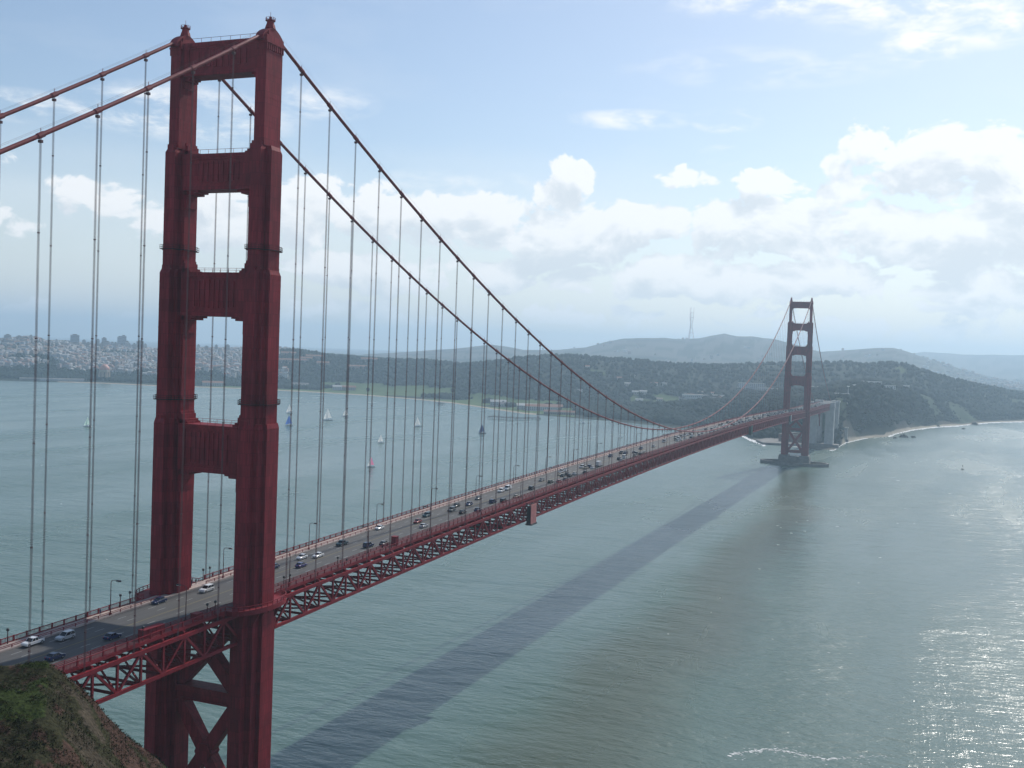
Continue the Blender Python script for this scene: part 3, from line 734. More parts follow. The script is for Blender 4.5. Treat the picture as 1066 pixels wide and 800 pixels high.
def height(az, r, sr):
    """ground height; vectorised over r for one azimuth"""
    t = r-sr
    hb = np.interp(az, AZB[:, 0], AZB[:, 1]); bw = np.interp(az, AZW[:, 0], AZW[:, 1])
    dl = np.interp(az, DLA[:, 0], DLA[:, 1]); tt = np.clip((t-dl)/bw, 0, 1); base = hb*(tt*tt*(3-2*tt))**.8
    z = base+np.clip(t, 0, 3000)*.004
    for k, (rc, wf, wb, cv) in enumerate(RC):
        if k == 1: rc = max(rc, sr+(760 if az > 12 else 620)); wf = min(wf, (rc-sr)*.62)
        ec = np.interp(az, cv[:, 0], cv[:, 1], left=-5, right=-5)-(.20, .17, .03, .0)[k]
        zc = CAM[2]+rc*math.tan(R(ec))
        g = np.where(r < rc, np.exp(-((r-rc)/wf)**2), np.exp(-((r-rc)/wb)**2))
        gate = np.clip(t/(650 if az > 10 else 330), 0, 1); z = np.maximum(z, zc*g*gate*gate*(3-2*gate))
    return z, t
for i, az in enumerate(AZ):
    r = shore_r[i]+off
    z, t = height(az, r, shore_r[i])
    ca, sa = math.cos(R(az)), math.sin(R(az))
    X = CAM[0]+r*ca; Y = CAM[1]+r*sa
    nzv = np.array([fbm(x/420, y/420, 1.3, 5) for x, y in zip(X, Y)])
    gul = np.array([abs(fbm(x/150, y/150, 7.7, 4)) for x, y in zip(X, Y)])
    k = np.clip(t/60, 0, 1)
    amp = np.clip(z*.06, .3, 7)
    near_crest = np.zeros(NR)
    steep = np.interp(az, AZB[:, 0], AZB[:, 1])/95*np.clip(1-t/420, 0, 1)
    z = z+k*(nzv*amp-steep*gul*58*k)
    z = np.where(t < 0, -.06*np.abs(t)-.4, np.maximum(z, .5+.02*np.clip(t, 0, 50)))
    Rg[i] = r; Zg[i] = z; fz[i] = nzv
AZr = np.radians(AZ)[:, None]
Xg = CAM[0]+Rg*np.cos(AZr); Yg = CAM[1]+Rg*np.sin(AZr)
Tg = Rg-shore_r[:, None]
def u_of(az):  # photo column near the skyline for an azimuth
    return np.interp(az, UA[:, 0], UA[:, 1])
UA = np.array(sorted((azel(u, 380)[0], u) for u in range(-80, 1150, 10)))
Ug = u_of(AZ)[:, None]+0*Rg
# zones: 0 wood, 1 grass, 2 sand, 3 city, 4 scrub bluff
def zone_colours():
    W = np.array([.022, .034, .024]); G = np.array([.085, .13, .045]); SA = np.array([.36, .31, .24]); C = np.array([.10, .10, .085]); SC = np.array([.030, .044, .026]); RK = np.array([.10, .09, .07])
    n2 = np.array([[fbm(x/180, y/180, 3.1, 4) for x, y in zip(xr, yr)] for xr, yr in zip(Xg, Yg)])
    col = np.zeros((NA, NR, 3)); col[:] = W
    col *= (1+.35*n2)[:, :, None]
    clear = (n2 > .62) & (Tg > 60) & (Tg < 900) & (Ug > 560); col[clear] = G*.8
    sc = (Ug > 830) & (Tg < 420) & (fz+.6*n2 > -.35); col[sc] = (SC*(1+1.1*np.clip(n2+.9*fz, -.5, 1.2))[:, :, None])[sc]
    rk = (Ug > 760) & (Tg < 55) & (n2 > -.2); col[rk] = RK
    city = ((Ug < 290-18*n2*2) & (Tg > 350+90*n2)) | (Rg > 5600); col[city] = C
    woodpatch = city & (n2 > .12) & (Rg > 5600); col[woodpatch] = W*1.2
    park = city & (n2 > .34); col[park] = W
    gr = (Ug > 180) & (Ug < 600) & (Tg > 26) & (Tg < 330+60*n2) & (n2 > -.3); col[gr] = G
    gr2 = (Ug > 655) & (Ug < 735) & (Tg > 330) & (Tg < 520); col[gr2] = G*.75
    sa = (((Ug > 60) & (Ug < 560) & (Tg < 30)) | ((Ug > 925) & (Tg < 24)) | ((Ug > 880) & (Ug < 925) & (Tg < 14))) & (Tg > -25); col[sa] = SA
    return np.clip(col, .005, 1), n2
COLS, N2 = zone_colours()
idx = np.arange(NA*NR).reshape(NA, NR)
V = np.stack([Xg, Yg, Zg], -1).reshape(-1, 3)
F = np.stack([idx[:-1, :-1], idx[1:, :-1], idx[1:, 1:], idx[:-1, 1:]], -1).reshape(-1, 4)[:, ::-1]
m = bpy.data.materials.new('far_ground'); m.use_nodes = True; nt = m.node_tree; pb = nt.nodes['Principled BSDF']; pb.inputs['Roughness'].default_value = .95; pb.inputs['Specular IOR Level'].default_value = .1
at = nt.nodes.new('ShaderNodeVertexColor'); at.layer_name = 'ground'
nn = nt.nodes.new('ShaderNodeTexNoise'); nn.inputs['Scale'].default_value = .035; nn.inputs['Detail'].default_value = 5
tcn = nt.nodes.new('ShaderNodeTexCoord'); nt.links.new(tcn.outputs['Object'], nn.inputs['Vector'])
mr_ = nt.nodes.new('ShaderNodeMapRange'); mr_.inputs['From Min'].default_value = .3; mr_.inputs['From Max'].default_value = .7; mr_.inputs['To Min'].default_value = .82; mr_.inputs['To Max'].default_value = 1.18
nt.links.new(nn.outputs['Fac'], mr_.inputs['Value'])
vs_ = nt.nodes.new('ShaderNodeVectorMath'); vs_.operation = 'SCALE'; nt.links.new(at.outputs['Color'], vs_.inputs[0]); nt.links.new(mr_.outputs[0], vs_.inputs['Scale'])
nt.links.new(vs_.outputs[0], pb.inputs['Base Color'])
me = np_mesh('terrain', V, F, m)
ca_ = me.color_attributes.new('ground', 'FLOAT_COLOR', 'POINT')
ca_.data.foreach_set('color', np.concatenate([COLS.reshape(-1, 3), np.ones((NA*NR, 1))], 1).astype(np.float32).ravel())
tag(link('terrain', me), 'wooded hills and city slopes on the far side of the strait', 'hills', kind='structure')

def ground(az, r):
    i = np.clip((az-AZ0)/(AZ1-AZ0)*(NA-1), 0, NA-1.001); i0 = int(i)
    return float(np.interp(r, Rg[i0], Zg[i0]))
def place(u, r):
    """point on the far ground at photo column u, distance r"""
    az = azel(u, 385)[0]; return Vector((CAM[0]+r*math.cos(R(az)), CAM[1]+r*math.sin(R(az)), ground(az, r)))
def sr_of(u): return float(np.interp(azel(u, 385)[0], SHORE[:, 0], SHORE[:, 1]))

# wood on the far hills: many crowns that read as one mass
def blob_template(seed, sub=1):
    bm = bmesh.new(); bmesh.ops.create_icosphere(bm, subdivisions=sub, radius=1)
    rr = random.Random(seed)
    for v in bm.verts: v.co *= rr.uniform(.72, 1.18)
    bm.verts.ensure_lookup_table(); vv = np.array([v.co[:] for v in bm.verts]); ff = np.array([[v.index for v in f.verts] for f in bm.faces]); bm.free(); return vv, ff
TPL = [blob_template(k) for k in range(6)]
def scatter_crowns(P, size, tall, name, mats, label, cat, kind='stuff'):
    Vs, Fs, mi, o = [], [], [], 0
    for k, (p, s, h) in enumerate(zip(P, size, tall)):
        vv, ff = TPL[k % 6]; a = random.random()*6.283; c, sn = math.cos(a), math.sin(a)
        q = np.stack([(vv[:, 0]*c-vv[:, 1]*sn)*s, (vv[:, 0]*sn+vv[:, 1]*c)*s, vv[:, 2]*h], 1)+np.array(p)+np.array([0, 0, h*.75])
        Vs.append(q); Fs.append(ff+o); o += len(vv); mi += [k % len(mats)]*len(ff)
    me = np_mesh(name, np.concatenate(Vs), np.concatenate(Fs), mats, True, mi)
    return tag(link(name, me), label, cat, kind=kind)
LEAF = [mat('wood_dark', (.013, .027, .021), .9, spec=.1), mat('wood_mid', (.017, .033, .024), .9, spec=.1), mat('wood_olive', (.019, .033, .023), .9, spec=.1), mat('wood_blue', (.013, .029, .027), .9, spec=.1)]
P, sz, tl = [], [], []
tries = 0
while len(P) < 30000 and tries < 200000:
    tries += 1
    i = random.randrange(NA); j = random.randrange(16, 16+NR1+12)
    wooded = COLS[i, j, 1] < .06 and COLS[i, j, 0] < .05
    grove = (Ug[i, j] < 330) and 50 < Tg[i, j] < 340 and N2[i, j] > -.25
    if not (wooded or grove) or Zg[i, j] < 2: continue
    if Ug[i, j] > 830 and Tg[i, j] < 100 : continue
    h = random.uniform(3.8, 8.2)*(1.1 if wooded else .95)
    P.append((Xg[i, j]+random.uniform(-9, 9), Yg[i, j]+random.uniform(-9, 9), Zg[i, j]-2)); sz.append(h*random.uniform(.6, .95)); tl.append(h)
for _ in range(34000):                                 # scrub bushes on the sea bluff
    i = random.randrange(NA); j = random.randrange(16, 16+90)
    if Ug[i, j] < 800 or not 25 < Tg[i, j] < 420 or Zg[i, j] < 5 or N2[i, j]+.7*fz[i, j] > random.uniform(-.05, .85): continue
    h = random.uniform(1.2, 3.2); P.append((Xg[i, j]+random.uniform(-4, 4), Yg[i, j]+random.uniform(-4, 4), Zg[i, j]-.6)); sz.append(h*1.2); tl.append(h)
scatter_crowns(P, sz, tl, 'forest', LEAF, 'dark blue-green wood covering the hills behind the far tower', 'forest')

# surf along the far beaches and round the point
M_FOAM = mat('sea_foam', (.80, .80, .78), .9)
def surf_band(u0, u1, step, wmin, wmax, off0, seed):
    rr = random.Random(seed); b = MB(); u = u0
    while u < u1:
        az = azel(u, 400)[0]; rs = float(np.interp(az, SHORE[:, 0], SHORE[:, 1]))
        for k in range(3):
            ra = rs-off0-rr.uniform(0, wmax); w = rr.uniform(wmin, wmax)*.5; da = R(step*.047)*rr.uniform(.5, 1.1); a0 = R(az)+rr.uniform(-.5, .5)*da
            pts = []
            for q in range(9):
                t = 2*math.pi*q/9; rad = 1+.3*rr.uniform(-1, 1)
                aa = a0+da*math.cos(t)*rad; r_ = ra+w*math.sin(t)*rad
                pts.append((CAM[0]+r_*math.cos(aa), CAM[1]+r_*math.sin(aa), .06+.02*k+.001*rr.random()))
            b.add(pts, [tuple(range(9))])
        u += step
    return b
SB = MB()
for args in ((772, 800, .7, 8, 42, 4, 1), (868, 906, 1.5, 5, 12, 2, 2), (928, 1080, 1.6, 10, 34, 2, 3), (800, 846, 2, 3, 9, 2, 4)):
    q = surf_band(*args); SB.add(q.v, q.f)
tag(SB.build('surf', M_FOAM, fix=False), 'white surf breaking along the far beach and round the point', 'surf', kind='stuff')
# broken foam line in the near water at the lower right
b = MB(); rr = random.Random(5)
line = [(758, 787), (770, 784), (785, 782), (798, 780), (812, 781), (826, 784), (842, 787), (858, 791), (872, 790), (900, 788), (930, 787)]
for i in range(len(line)-1):
    for k in range(16):
        t = rr.random(); p = atz(line[i][0]*(1-t)+line[i+1][0]*t, line[i][1]*(1-t)+line[i+1][1]*t+rr.gauss(0, .7))
        s = rr.uniform(.15, .6)*(1 if i < 8 else .6); pts = []
        for q in range(7):
            a = 2*math.pi*q/7; rad = s*rr.uniform(.5, 1.2); pts.append((p[0]+rad*.6*math.cos(a), p[1]+rad*1.7*math.sin(a), .03+.02*rr.random()))
        b.add(pts, [tuple(range(7))])
for k in range(90):                                    # spray flecks round the line, and scattered whitecaps
    i = rr.randrange(len(line)-1); p = atz(line[i][0]+rr.gauss(8, 12), line[i][1]+rr.gauss(2, 4)); s = rr.uniform(.1, .3)
    b.add([(p[0]+s*.6*math.cos(q), p[1]+s*1.8*math.sin(q), .03+.02*rr.random()) for q in np.arange(6)*1.047], [tuple(range(6))])
for k in range(46):
    u, v = (rr.uniform(795, 965), rr.gauss(549, 9)) if k < 12 else (rr.uniform(560, 1060), rr.uniform(500, 700)) if k < 34 else (rr.uniform(10, 460), rr.uniform(450, 600))
    p = atz(u, v); d_ = math.hypot(p[0]-CAM[0], p[1]-CAM[1])/900; s = rr.uniform(.3, .8)*d_
    b.add([(p[0]+s*.7*rr.uniform(.6, 1.2)*math.cos(q), p[1]+s*2.2*rr.uniform(.6, 1.2)*math.sin(q), .04+.02*rr.random()) for q in np.arange(7)*.8976], [tuple(range(7))])
tag(b.build('foam', M_FOAM, fix=False), 'broken white foam line on the lower right water and scattered whitecaps', 'foam', kind='stuff')

# ------------------------------------------------------------------ the headland in front
HA = R(43.0); hf = np.array([math.cos(HA), math.sin(HA)]); hr = np.array([math.sin(HA), -math.cos(HA)])
HD = 150.0
def sil(u, v):
    d = ray(u, v); k = HD/(d[0]*hf[0]+d[1]*hf[1]); p = CAM+d*k
    return (p[0]-CAM[0])*hr[0]+(p[1]-CAM[1])*hr[1], p[2]
SIL = sorted(sil(u, v) for u, v in [(-60, 693), (-20, 690), (0, 691), (18, 690), (36, 689), (48, 688), (56, 691), (66, 698), (78, 708), (90, 719), (101, 731), (113, 746), (125, 758), (140, 771), (155, 784), (172, 797), (200, 818), (230, 845)])
SX = np.array([p[0] for p in SIL]); SZ = np.array([p[1] for p in SIL])
def hz(s, t):
    """headland height at s metres right of and t metres along the 43 degree line from the camera"""
    k = 1+(t-HD)/400
    z = float(np.interp(s, SX, SZ))
    if s > SX[-1]: z = SZ[-1]-(s-SX[-1])*1.05
    if s < SX[0]: z = SZ[0]-(SX[0]-s)*.12
    dt = t-HD
    ridge = z+(dt*.2 if dt < 0 else 0)
    if dt > 0: ridge = z-dt*dt*.02-dt*.45
    top = 144.1-max(0, math.hypot(s, t)-2.5)*.82        # the knoll the camera stands on
    zz = max(ridge, top) if t > 25 else (top if math.hypot(s, t) < 40 else max(top, min(ridge, top+20)))
    if t < 100 and s > 10: zz = min(zz, max(top, 95-1.0*(s-10)))
    return max(zz, -6)
ss = np.concatenate([np.arange(-90, -24, 2.2), np.arange(-24, 26, .3), np.arange(26, 120, 2.4)])
ts = np.concatenate([np.arange(-40, 112, 3.5), np.arange(112, 166, .42), np.arange(166, 300, 3.0)])
HV = []; HC = []
for s in ss:
    for t in ts:
        x = CAM[0]+hr[0]*s+hf[0]*t; y = CAM[1]+hr[1]*s+hf[1]*t
        n = fbm(x/14, y/14, .5, 4); n2 = fbm(x/2.2, y/2.2, 3.5, 4); w = min(1, max(0, (math.hypot(s, t)-6)/20))
        z = hz(s, t)+w*(n*.5+n2*.16-abs(fbm(x/6, y/9, 9.1, 3))*.7)
        HV.append((x, y, z))
        soil = np.array((.058, .034, .026)); green = np.array((.030, .030, .015)); grass = np.array((.030, .044, .012)); tan = np.array((.066, .054, .038))
        a = fbm(x/5, y/5, 4.4, 4); c = green*(1-.0)+0
        if a > .08: c = soil
        if a < -.48: c = tan*.8
        if s < -4.5 and t > 136 and n+.2 > .0: c = grass
        HC.append(tuple(c*(1+.3*n2))+(1,))
n_s, n_t = len(ss), len(ts); hid = np.arange(n_s*n_t).reshape(n_s, n_t)
HF = np.stack([hid[:-1, :-1], hid[1:, :-1], hid[1:, 1:], hid[:-1, 1:]], -1).reshape(-1, 4)
m = bpy.data.materials.new('headland_soil'); m.use_nodes = True; nt = m.node_tree; pb = nt.nodes['Principled BSDF']; pb.inputs['Roughness'].default_value = .95; pb.inputs['Specular IOR Level'].default_value = .1
at = nt.nodes.new('ShaderNodeVertexColor'); at.layer_name = 'ground'
nn = nt.nodes.new('ShaderNodeTexNoise'); nn.inputs['Scale'].default_value = 2.2; nn.inputs['Detail'].default_value = 8; tcn = nt.nodes.new('ShaderNodeTexCoord'); nt.links.new(tcn.outputs['Object'], nn.inputs['Vector'])
mr_ = nt.nodes.new('ShaderNodeMapRange'); mr_.inputs['From Min'].default_value = .3; mr_.inputs['From Max'].default_value = .7; mr_.inputs['To Min'].default_value = .45; mr_.inputs['To Max'].default_value = 1.5
nt.links.new(nn.outputs['Fac'], mr_.inputs['Value']); vs_ = nt.nodes.new('ShaderNodeVectorMath'); vs_.operation = 'SCALE'
nt.links.new(at.outputs['Color'], vs_.inputs[0]); nt.links.new(mr_.outputs[0], vs_.inputs['Scale']); nt.links.new(vs_.outputs[0], pb.inputs['Base Color'])
bp = nt.nodes.new('ShaderNodeBump'); bp.inputs['Strength'].default_value = .8; bp.inputs['Distance'].default_value = .25; nt.links.new(nn.outputs['Fac'], bp.inputs['Height']); nt.links.new(bp.outputs['Normal'], pb.inputs['Normal'])
me = np_mesh('headland', np.array(HV), HF, m)
ca_ = me.color_attributes.new('ground', 'FLOAT_COLOR', 'POINT'); ca_.data.foreach_set('color', np.array(HC, np.float32).ravel())
hl = tag(link('headland', me), 'steep scrubby brown hillside dropping away at the lower left corner', 'hillside', kind='structure')
from mathutils.bvhtree import BVHTree
HVn = np.array(HV).reshape(n_s, n_t, 3)
# low scrub: tufts of small blades and leaves
SCR = [mat('scrub_olive', (.028, .033, .015), .9, spec=.1), mat('scrub_brown', (.050, .030, .022), .9, spec=.1), mat('scrub_dry', (.085, .072, .048), .9, spec=.1), mat('scrub_green', (.030, .050, .014), .9, spec=.1), mat('scrub_dark', (.014, .016, .010), .9, spec=.1)]
Vs, mi = [], []; random.seed(3)
i_s0 = np.searchsorted(ss, -23); i_s1 = np.searchsorted(ss, 24); j0 = np.searchsorted(ts, 118); j1 = np.searchsorted(ts, 160)
for k in range(30000):
    i = random.randrange(i_s0, i_s1); j = random.randrange(j0, j1); p = HVn[i, j]
    f = fbm(p[0]/3, p[1]/3, 2.2, 3)
    if f < -.25: continue
    gzone = ss[i] < -4 and ts[j] > 138
    c = random.choices([0, 1, 2, 3, 4], [.24, .34, .12, .12, .18] if not gzone else [.25, .03, .05, .6, .07])[0]
    if f > .3 and not gzone: c = random.choice([0, 4, 4, 3])
    sz_ = random.uniform(.07, .23)*(1.25 if c in (0, 4) else .9); nb = 7
    for q in range(nb):
        a = random.random()*6.283; l = sz_*random.uniform(.5, 1.1); b0 = p+np.array([random.uniform(-1, 1)*sz_, random.uniform(-1, 1)*sz_, random.uniform(-.05, .55)*sz_])
        d = np.array([math.cos(a)*l*.7, math.sin(a)*l*.7, random.uniform(.1, .9)*l]); e = np.array([-math.sin(a), math.cos(a), random.uniform(-.4, .4)])*l*.32
        Vs += [b0-e, b0+e, b0+d]; mi.append(c)
for k in range(230):                                   # separate low shrubs standing out of the scrub
    i = random.randrange(i_s0, i_s1); j = random.randrange(j0, j1); p = HVn[i, j]; rad = random.uniform(.22, .55); c0 = random.choice([0, 4, 0, 3, 1])
    for q in range(90):
        a = random.random()*6.283; e_ = math.asin(random.random()); rr_ = rad*random.uniform(.55, 1.1)
        b0 = p+np.array([rr_*math.cos(a)*math.cos(e_), rr_*math.sin(a)*math.cos(e_), rr_*.85*math.sin(e_)]); l = random.uniform(.05, .11)
        d = np.array([random.uniform(-1, 1), random.uniform(-1, 1), random.uniform(-.3, 1)])*l; e2 = np.array([random.uniform(-1, 1), random.uniform(-1, 1), random.uniform(-.5, .5)])*l*.6
        Vs += [b0-e2, b0+e2, b0+d]; mi.append(c0 if random.random() < .75 else 4)
Vs = np.array(Vs); Fs = np.arange(len(Vs)).reshape(-1, 3)
tag(link('scrub', np_mesh('scrub', Vs, Fs, SCR, False, mi)), 'low brown and green scrub covering the near hillside', 'scrub', kind='stuff')
# ------------------------------------------------------------------ street lamps on the deck
proto = None
def lamp(x, s):
    global proto
    if proto is None:
        t = empty('street_lamp')
        b = MB(); b.tube([(0, 0, 0), (0, 0, 1.0), (0, 0, 1.02), (0, 0, 8.2)], [.19, .17, .12, .085], 8); b.box(-.26, .26, -.26, .26, 0, .35); b.build('pole', M_LAMPRED, t)
        b = MB(); b.tube([(0, 0, 8.15), (0, .25, 8.6), (0, .9, 8.8), (0, 2.1, 8.8)], [.085, .08, .07, .06], 7); b.build('arm', M_LAMPRED, t)
        b = MB(); b.prism_x([(1.75, 8.62), (1.9, 8.98), (2.9, 8.95), (3.15, 8.66)], -.24, .24); h = b.build('lamp_head', M_DARK, t)
        b = MB(); b.box(-.17, .17, 1.95, 2.95, 8.54, 8.62); b.build('lens', M_LAMP, h)
        proto = t
    else: t = copy_tree(proto)
    t.location = (x, s*10.05, zroad(x)+.25); t.rotation_euler = (0, 0, 0 if s < 0 else math.pi)
    return t
lamps = {}
for k in range(-1, 36):
    for s in (-1, 1):
        x = 18.5+45.72*k
        if s < 0: x += 4.0
        lamps[(k, s)] = lamp(x, s)
side = {1: 'the far, bay-side footpath', -1: 'the near, ocean-side footpath'}
first = {(-1, 1): 'curved red street lamp on the bay-side footpath, left of the near tower', (0, 1): 'curved red street lamp seen between the two legs of the near tower',
         (-1, -1): 'curved red street lamp on the ocean-side footpath, left of the near tower', (0, -1): 'curved red street lamp on the ocean-side footpath, first one right of the near tower',
         (1, 1): 'curved red street lamp on the bay-side footpath, first one right of the near tower', (1, -1): 'curved red street lamp on the ocean-side footpath, second one right of the near tower'}
nums = ['first', 'second', 'third', 'fourth', 'fifth', 'sixth', 'seventh', 'eighth', 'ninth', 'tenth']
for (k, s), o in lamps.items():
    if (k, s) in first: l = first[(k, s)]
    elif k <= 9: l = f'red street lamp on {side[s]}, {nums[k-1 if s > 0 else k]} one right of the near tower'
    elif k < 28: l = f'tiny street lamp far along {side[s]} short of the far tower'
    else: l = f'tiny street lamp on {side[s]} beyond the far tower'
    tag(o, l, 'street lamp', 'street lamps along both footpaths of the bridge')
# short globe-topped posts near the towers
gp = None
GP = [((230, 588), 1), ((242, 0), 0)]
for n, (x, s, l) in enumerate([(-57, 1, 'short post with a round top on the footpath, left of the leftmost tall lamp'), (-21.0, 1, 'short round-topped post beside the lamp left of the near tower, left one of the pair'), (-17.5, 1, 'short round-topped post beside the lamp left of the near tower, right one of the pair'),
                               (12.5, 1, 'short round-topped post seen between the tower legs, left one of the pair'), (15.5, 1, 'short round-topped post seen between the tower legs, right one of the pair'),
                               (-18, -1, 'short red round-topped post in front of the near tower, left one of the pair'), (-14.8, -1, 'short red round-topped post in front of the near tower, right one of the pair'),
                               (16.0, -1, 'short round-topped post just right of the near tower, left one of the pair'), (19.0, -1, 'short round-topped post just right of the near tower, right one of the pair'),
                               (45, -1, 'short lone round-topped post on the near footpath below the white cars'), (-41.5, -1, 'short round-topped post above the red shed on the near footpath')]):
    if gp is None:
        t = empty('footpath_post'); b = MB(); b.tube([(0, 0, 0), (0, 0, 2.9)], [.13, .1], 8); b.build('pole', M_LAMPRED, t)
        b = MB(); b.tube([(0, 0, 2.85), (0, 0, 3.0), (0, 0, 3.25), (0, 0, 3.5), (0, 0, 3.6)], [.12, .3, .36, .28, .05], 10); b.build('lamp_head', M_DARK, t, smooth=True); gp = t
    else: t = copy_tree(gp)
    t.location = (x, s*12.5, zroad(x)+.25); tag(t, l, 'post', 'short posts on the footpaths near the tower')

# red sheds / hoardings on the near footpath
def shed(x, ln, h, label, w=1.7):
    t = tag(empty('footpath_shed', (x, -11.2, zroad(x)+.25)), label, 'shed', 'red sheds on the near footpath')
    b = MB(); b.box(-ln/2, ln/2, -w/2, w/2, 0, h)
    for k in range(int(ln/1.2)+1):
        xx = -ln/2+k*ln/max(1, int(ln/1.2)); b.box(xx-.07, xx+.07, -w/2-.06, w/2+.06, 0, h)
    b.build('wall', M_RED, t)
    b = MB(); b.box(-ln/2-.15, ln/2+.15, -w/2-.15, w/2+.15, h, h+.14); b.build('roof', M_RED, t)
    b = MB(); b.box(-.4, .4, w/2+.062, w/2+.1, .05, min(2, h-.3)); b.build('door', M_DARK, t)
shed(-37.0, 7.0, 2.0, 'long red hoarding shed on the near footpath, left of the near tower')
shed(-20.5, 2.2, 1.4, 'small red box shed on the near footpath beside the near tower')
shed(84.5, 1.8, 2.9, 'narrow red cabin on the near footpath right of the near tower')

# maintenance travellers hung on the outside of the truss
def traveller(x, ln, z0, z1, label, panel_mat, deep=2.4):
    t = tag(empty('maintenance_traveller', (x, -CY-.6, zroad(x))), label, 'work platform')
    b = MB(); b.box(-ln/2, ln/2, -deep+.1, -deep+.3, z0, z1)
    for k in range(5): b.box(-ln/2+k*(ln-.2)/4, -ln/2+.2+k*(ln-.2)/4, -deep+.02, -deep+.1, z0, z1)
    b.build('outer_panel', panel_mat, t)
    b = MB(); b.box(-ln/2, -ln/2+.2, -deep+.3, -.2, z0, z1-1); b.box(ln/2-.2, ln/2, -deep+.3, -.2, z0, z1-1); b.build('side_panel', M_DARK, t)
    b = MB(); b.box(-ln/2-.4, ln/2+.4, -deep-.3, .2, z0-.5, z0-.02)
    for k in range(6): b.box(-ln/2-.3, ln/2+.3, -deep-.2+k*.45, -deep-.1+k*.45, z0-.75, z0-.5)
    b.build('platform', M_DARK, t)
    b = MB()
    for sx in (-1, 1):
        b.beam((sx*ln*.42, -deep+.4, z1), (sx*ln*.42, 1.6, z1+1.0), .3); b.beam((sx*ln*.42, 1.6, z1+1.1), (sx*ln*.42, 1.6, z1-1), .3)
    b.beam((-ln/2, .2, z1+.5), (ln/2, .2, z1+.5), .4, .6); b.build('hanger', M_RED, t)
traveller(205.5, 6.6, -10.5, -2.0, 'big pale pink panelled work platform hung on the near side of the truss', M_PINK)
traveller(798, 8.5, -10.0, -1.5, 'dark green work platform hung on the truss beyond midspan', mat('green_tarp', (.03, .08, .07), .8), 2.6)
traveller(1090, 5.0, -9.0, -1.2, 'white work platform hung on the truss just short of the far tower', mat('white_tarp', (.7, .7, .68), .8), 2.6)
b = MB()
for k in range(30):
    pass
t = tag(empty('safety_net', (190, -14, 66)), 'green debris net slung under the truss beside the pink work platform', 'net')
b = MB(); zb = zroad(190)-66-9.8
for i in range(12):
    for j in range(10):
        f = lambda a, c: (-9+a*1.5, 2+c*2.5, zb-1.3*math.sin(math.pi*c/10)-.7*math.sin(math.pi*a/12))
        b.add([f(i, j), f(i+1, j), f(i+1, j+1), f(i, j+1)], [(0, 1, 2, 3)])
b.build('mesh_sheet', mat('net_green', (.05, .15, .12), .8), t, fix=False)
b = MB()
for c in (0, 10): b.tube([(-9+a*1.5, 2+c*2.5, zb-.7*math.sin(math.pi*a/12)) for a in range(13)], .06, 5)
b.build('edge_rope', M_ROPE, t)

# ------------------------------------------------------------------ vehicles
PAINTS = {'white': (.74, .74, .73), 'silver': (.45, .46, .47), 'grey': (.13, .135, .14), 'dark blue': (.02, .035, .10), 'dark': (.018, .019, .022), 'red': (.30, .03, .03), 'teal': (.03, .075, .095), 'violet blue': (.055, .05, .17), 'green': (.03, .06, .04), 'beige': (.42, .37, .28)}
PM = {k: mat('car_paint_'+k.replace(' ', '_'), v, .28, metal=.15) for k, v in PAINTS.items()}
SHAPES = {  # side profile of body (x fwd, z), cabin polygon, width
    'car': ([(-2.2, .32), (-2.25, .72), (-2.1, .92), (-1.45, .98), (.95, .93), (2.0, .78), (2.22, .6), (2.2, .3)], [(-1.75, .95), (-1.05, 1.43), (.2, 1.46), (1.05, .93)], .88),
    'estate': ([(-2.3, .36), (-2.38, .8), (-2.3, 1.05), (.9, 1.02), (2.1, .92), (2.3, .7), (2.28, .34)], [(-2.25, 1.04), (-2.05, 1.68), (.1, 1.74), (.95, 1.02)], .95),
    'pickup': ([(-2.7, .45), (-2.72, 1.05), (-.75, 1.08), (1.1, 1.06), (2.35, .98), (2.6, .8), (2.58, .42)], [(-.85, 1.06), (-.7, 1.72), (.55, 1.74), (1.2, 1.06)], .96),
    'van': ([(-2.6, .4), (-2.65, 1.2), (-2.6, 1.3), (1.7, 1.25), (2.4, 1.0), (2.55, .75), (2.5, .4)], [(-2.6, 1.28), (-2.5, 2.1), (1.0, 2.1), (1.75, 1.24)], 1.0),
    'lorry': ([(-3.8, .55), (-3.8, 1.0), (-3.8, 1.02), (1.5, 1.02), (3.6, 1.05), (3.75, .95), (3.75, .5)], [(-3.78, 1.0), (-3.78, 3.3), (1.5, 3.3), (1.5, 1.0)], 1.2),
}
def body_mb(prof, w, tuck=.9):
    b = MB(); n = len(prof); vs = []
    for y, k, dz in ((-w, tuck, 0), (-w*.99, 1, 0), (w*.99, 1, 0), (w, tuck, 0)):
        pass
    ys = [(-w, .965, -.02), (-w*.9, 1.0, .03), (w*.9, 1.0, .03), (w, .965, -.02)]
    for (y, k, dz) in ys: vs += [(x*k, y, z+(dz if z > .6 else 0)) for x, z in prof]
    fs = [tuple(range(n)), tuple(reversed(range(3*n, 4*n)))]
    for r in range(3): fs += [(r*n+i, r*n+(i+1) % n, (r+1)*n+(i+1) % n, (r+1)*n+i) for i in range(n)]
    b.add(vs, fs); return b
def wheel_mb(x, y, rad):
    b = MB(); n = 14
    for (r0, wd, c) in ((rad, .11, 0),):
        vs = [(x+rad*math.cos(2*math.pi*k/n), y+sy, rad+rad*math.sin(2*math.pi*k/n)) for sy in (-wd, wd) for k in range(n)]
        b.add(vs, [tuple(range(n)), tuple(reversed(range(n, 2*n)))]+[(k, (k+1) % n, n+(k+1) % n, n+k) for k in range(n)])
    return b
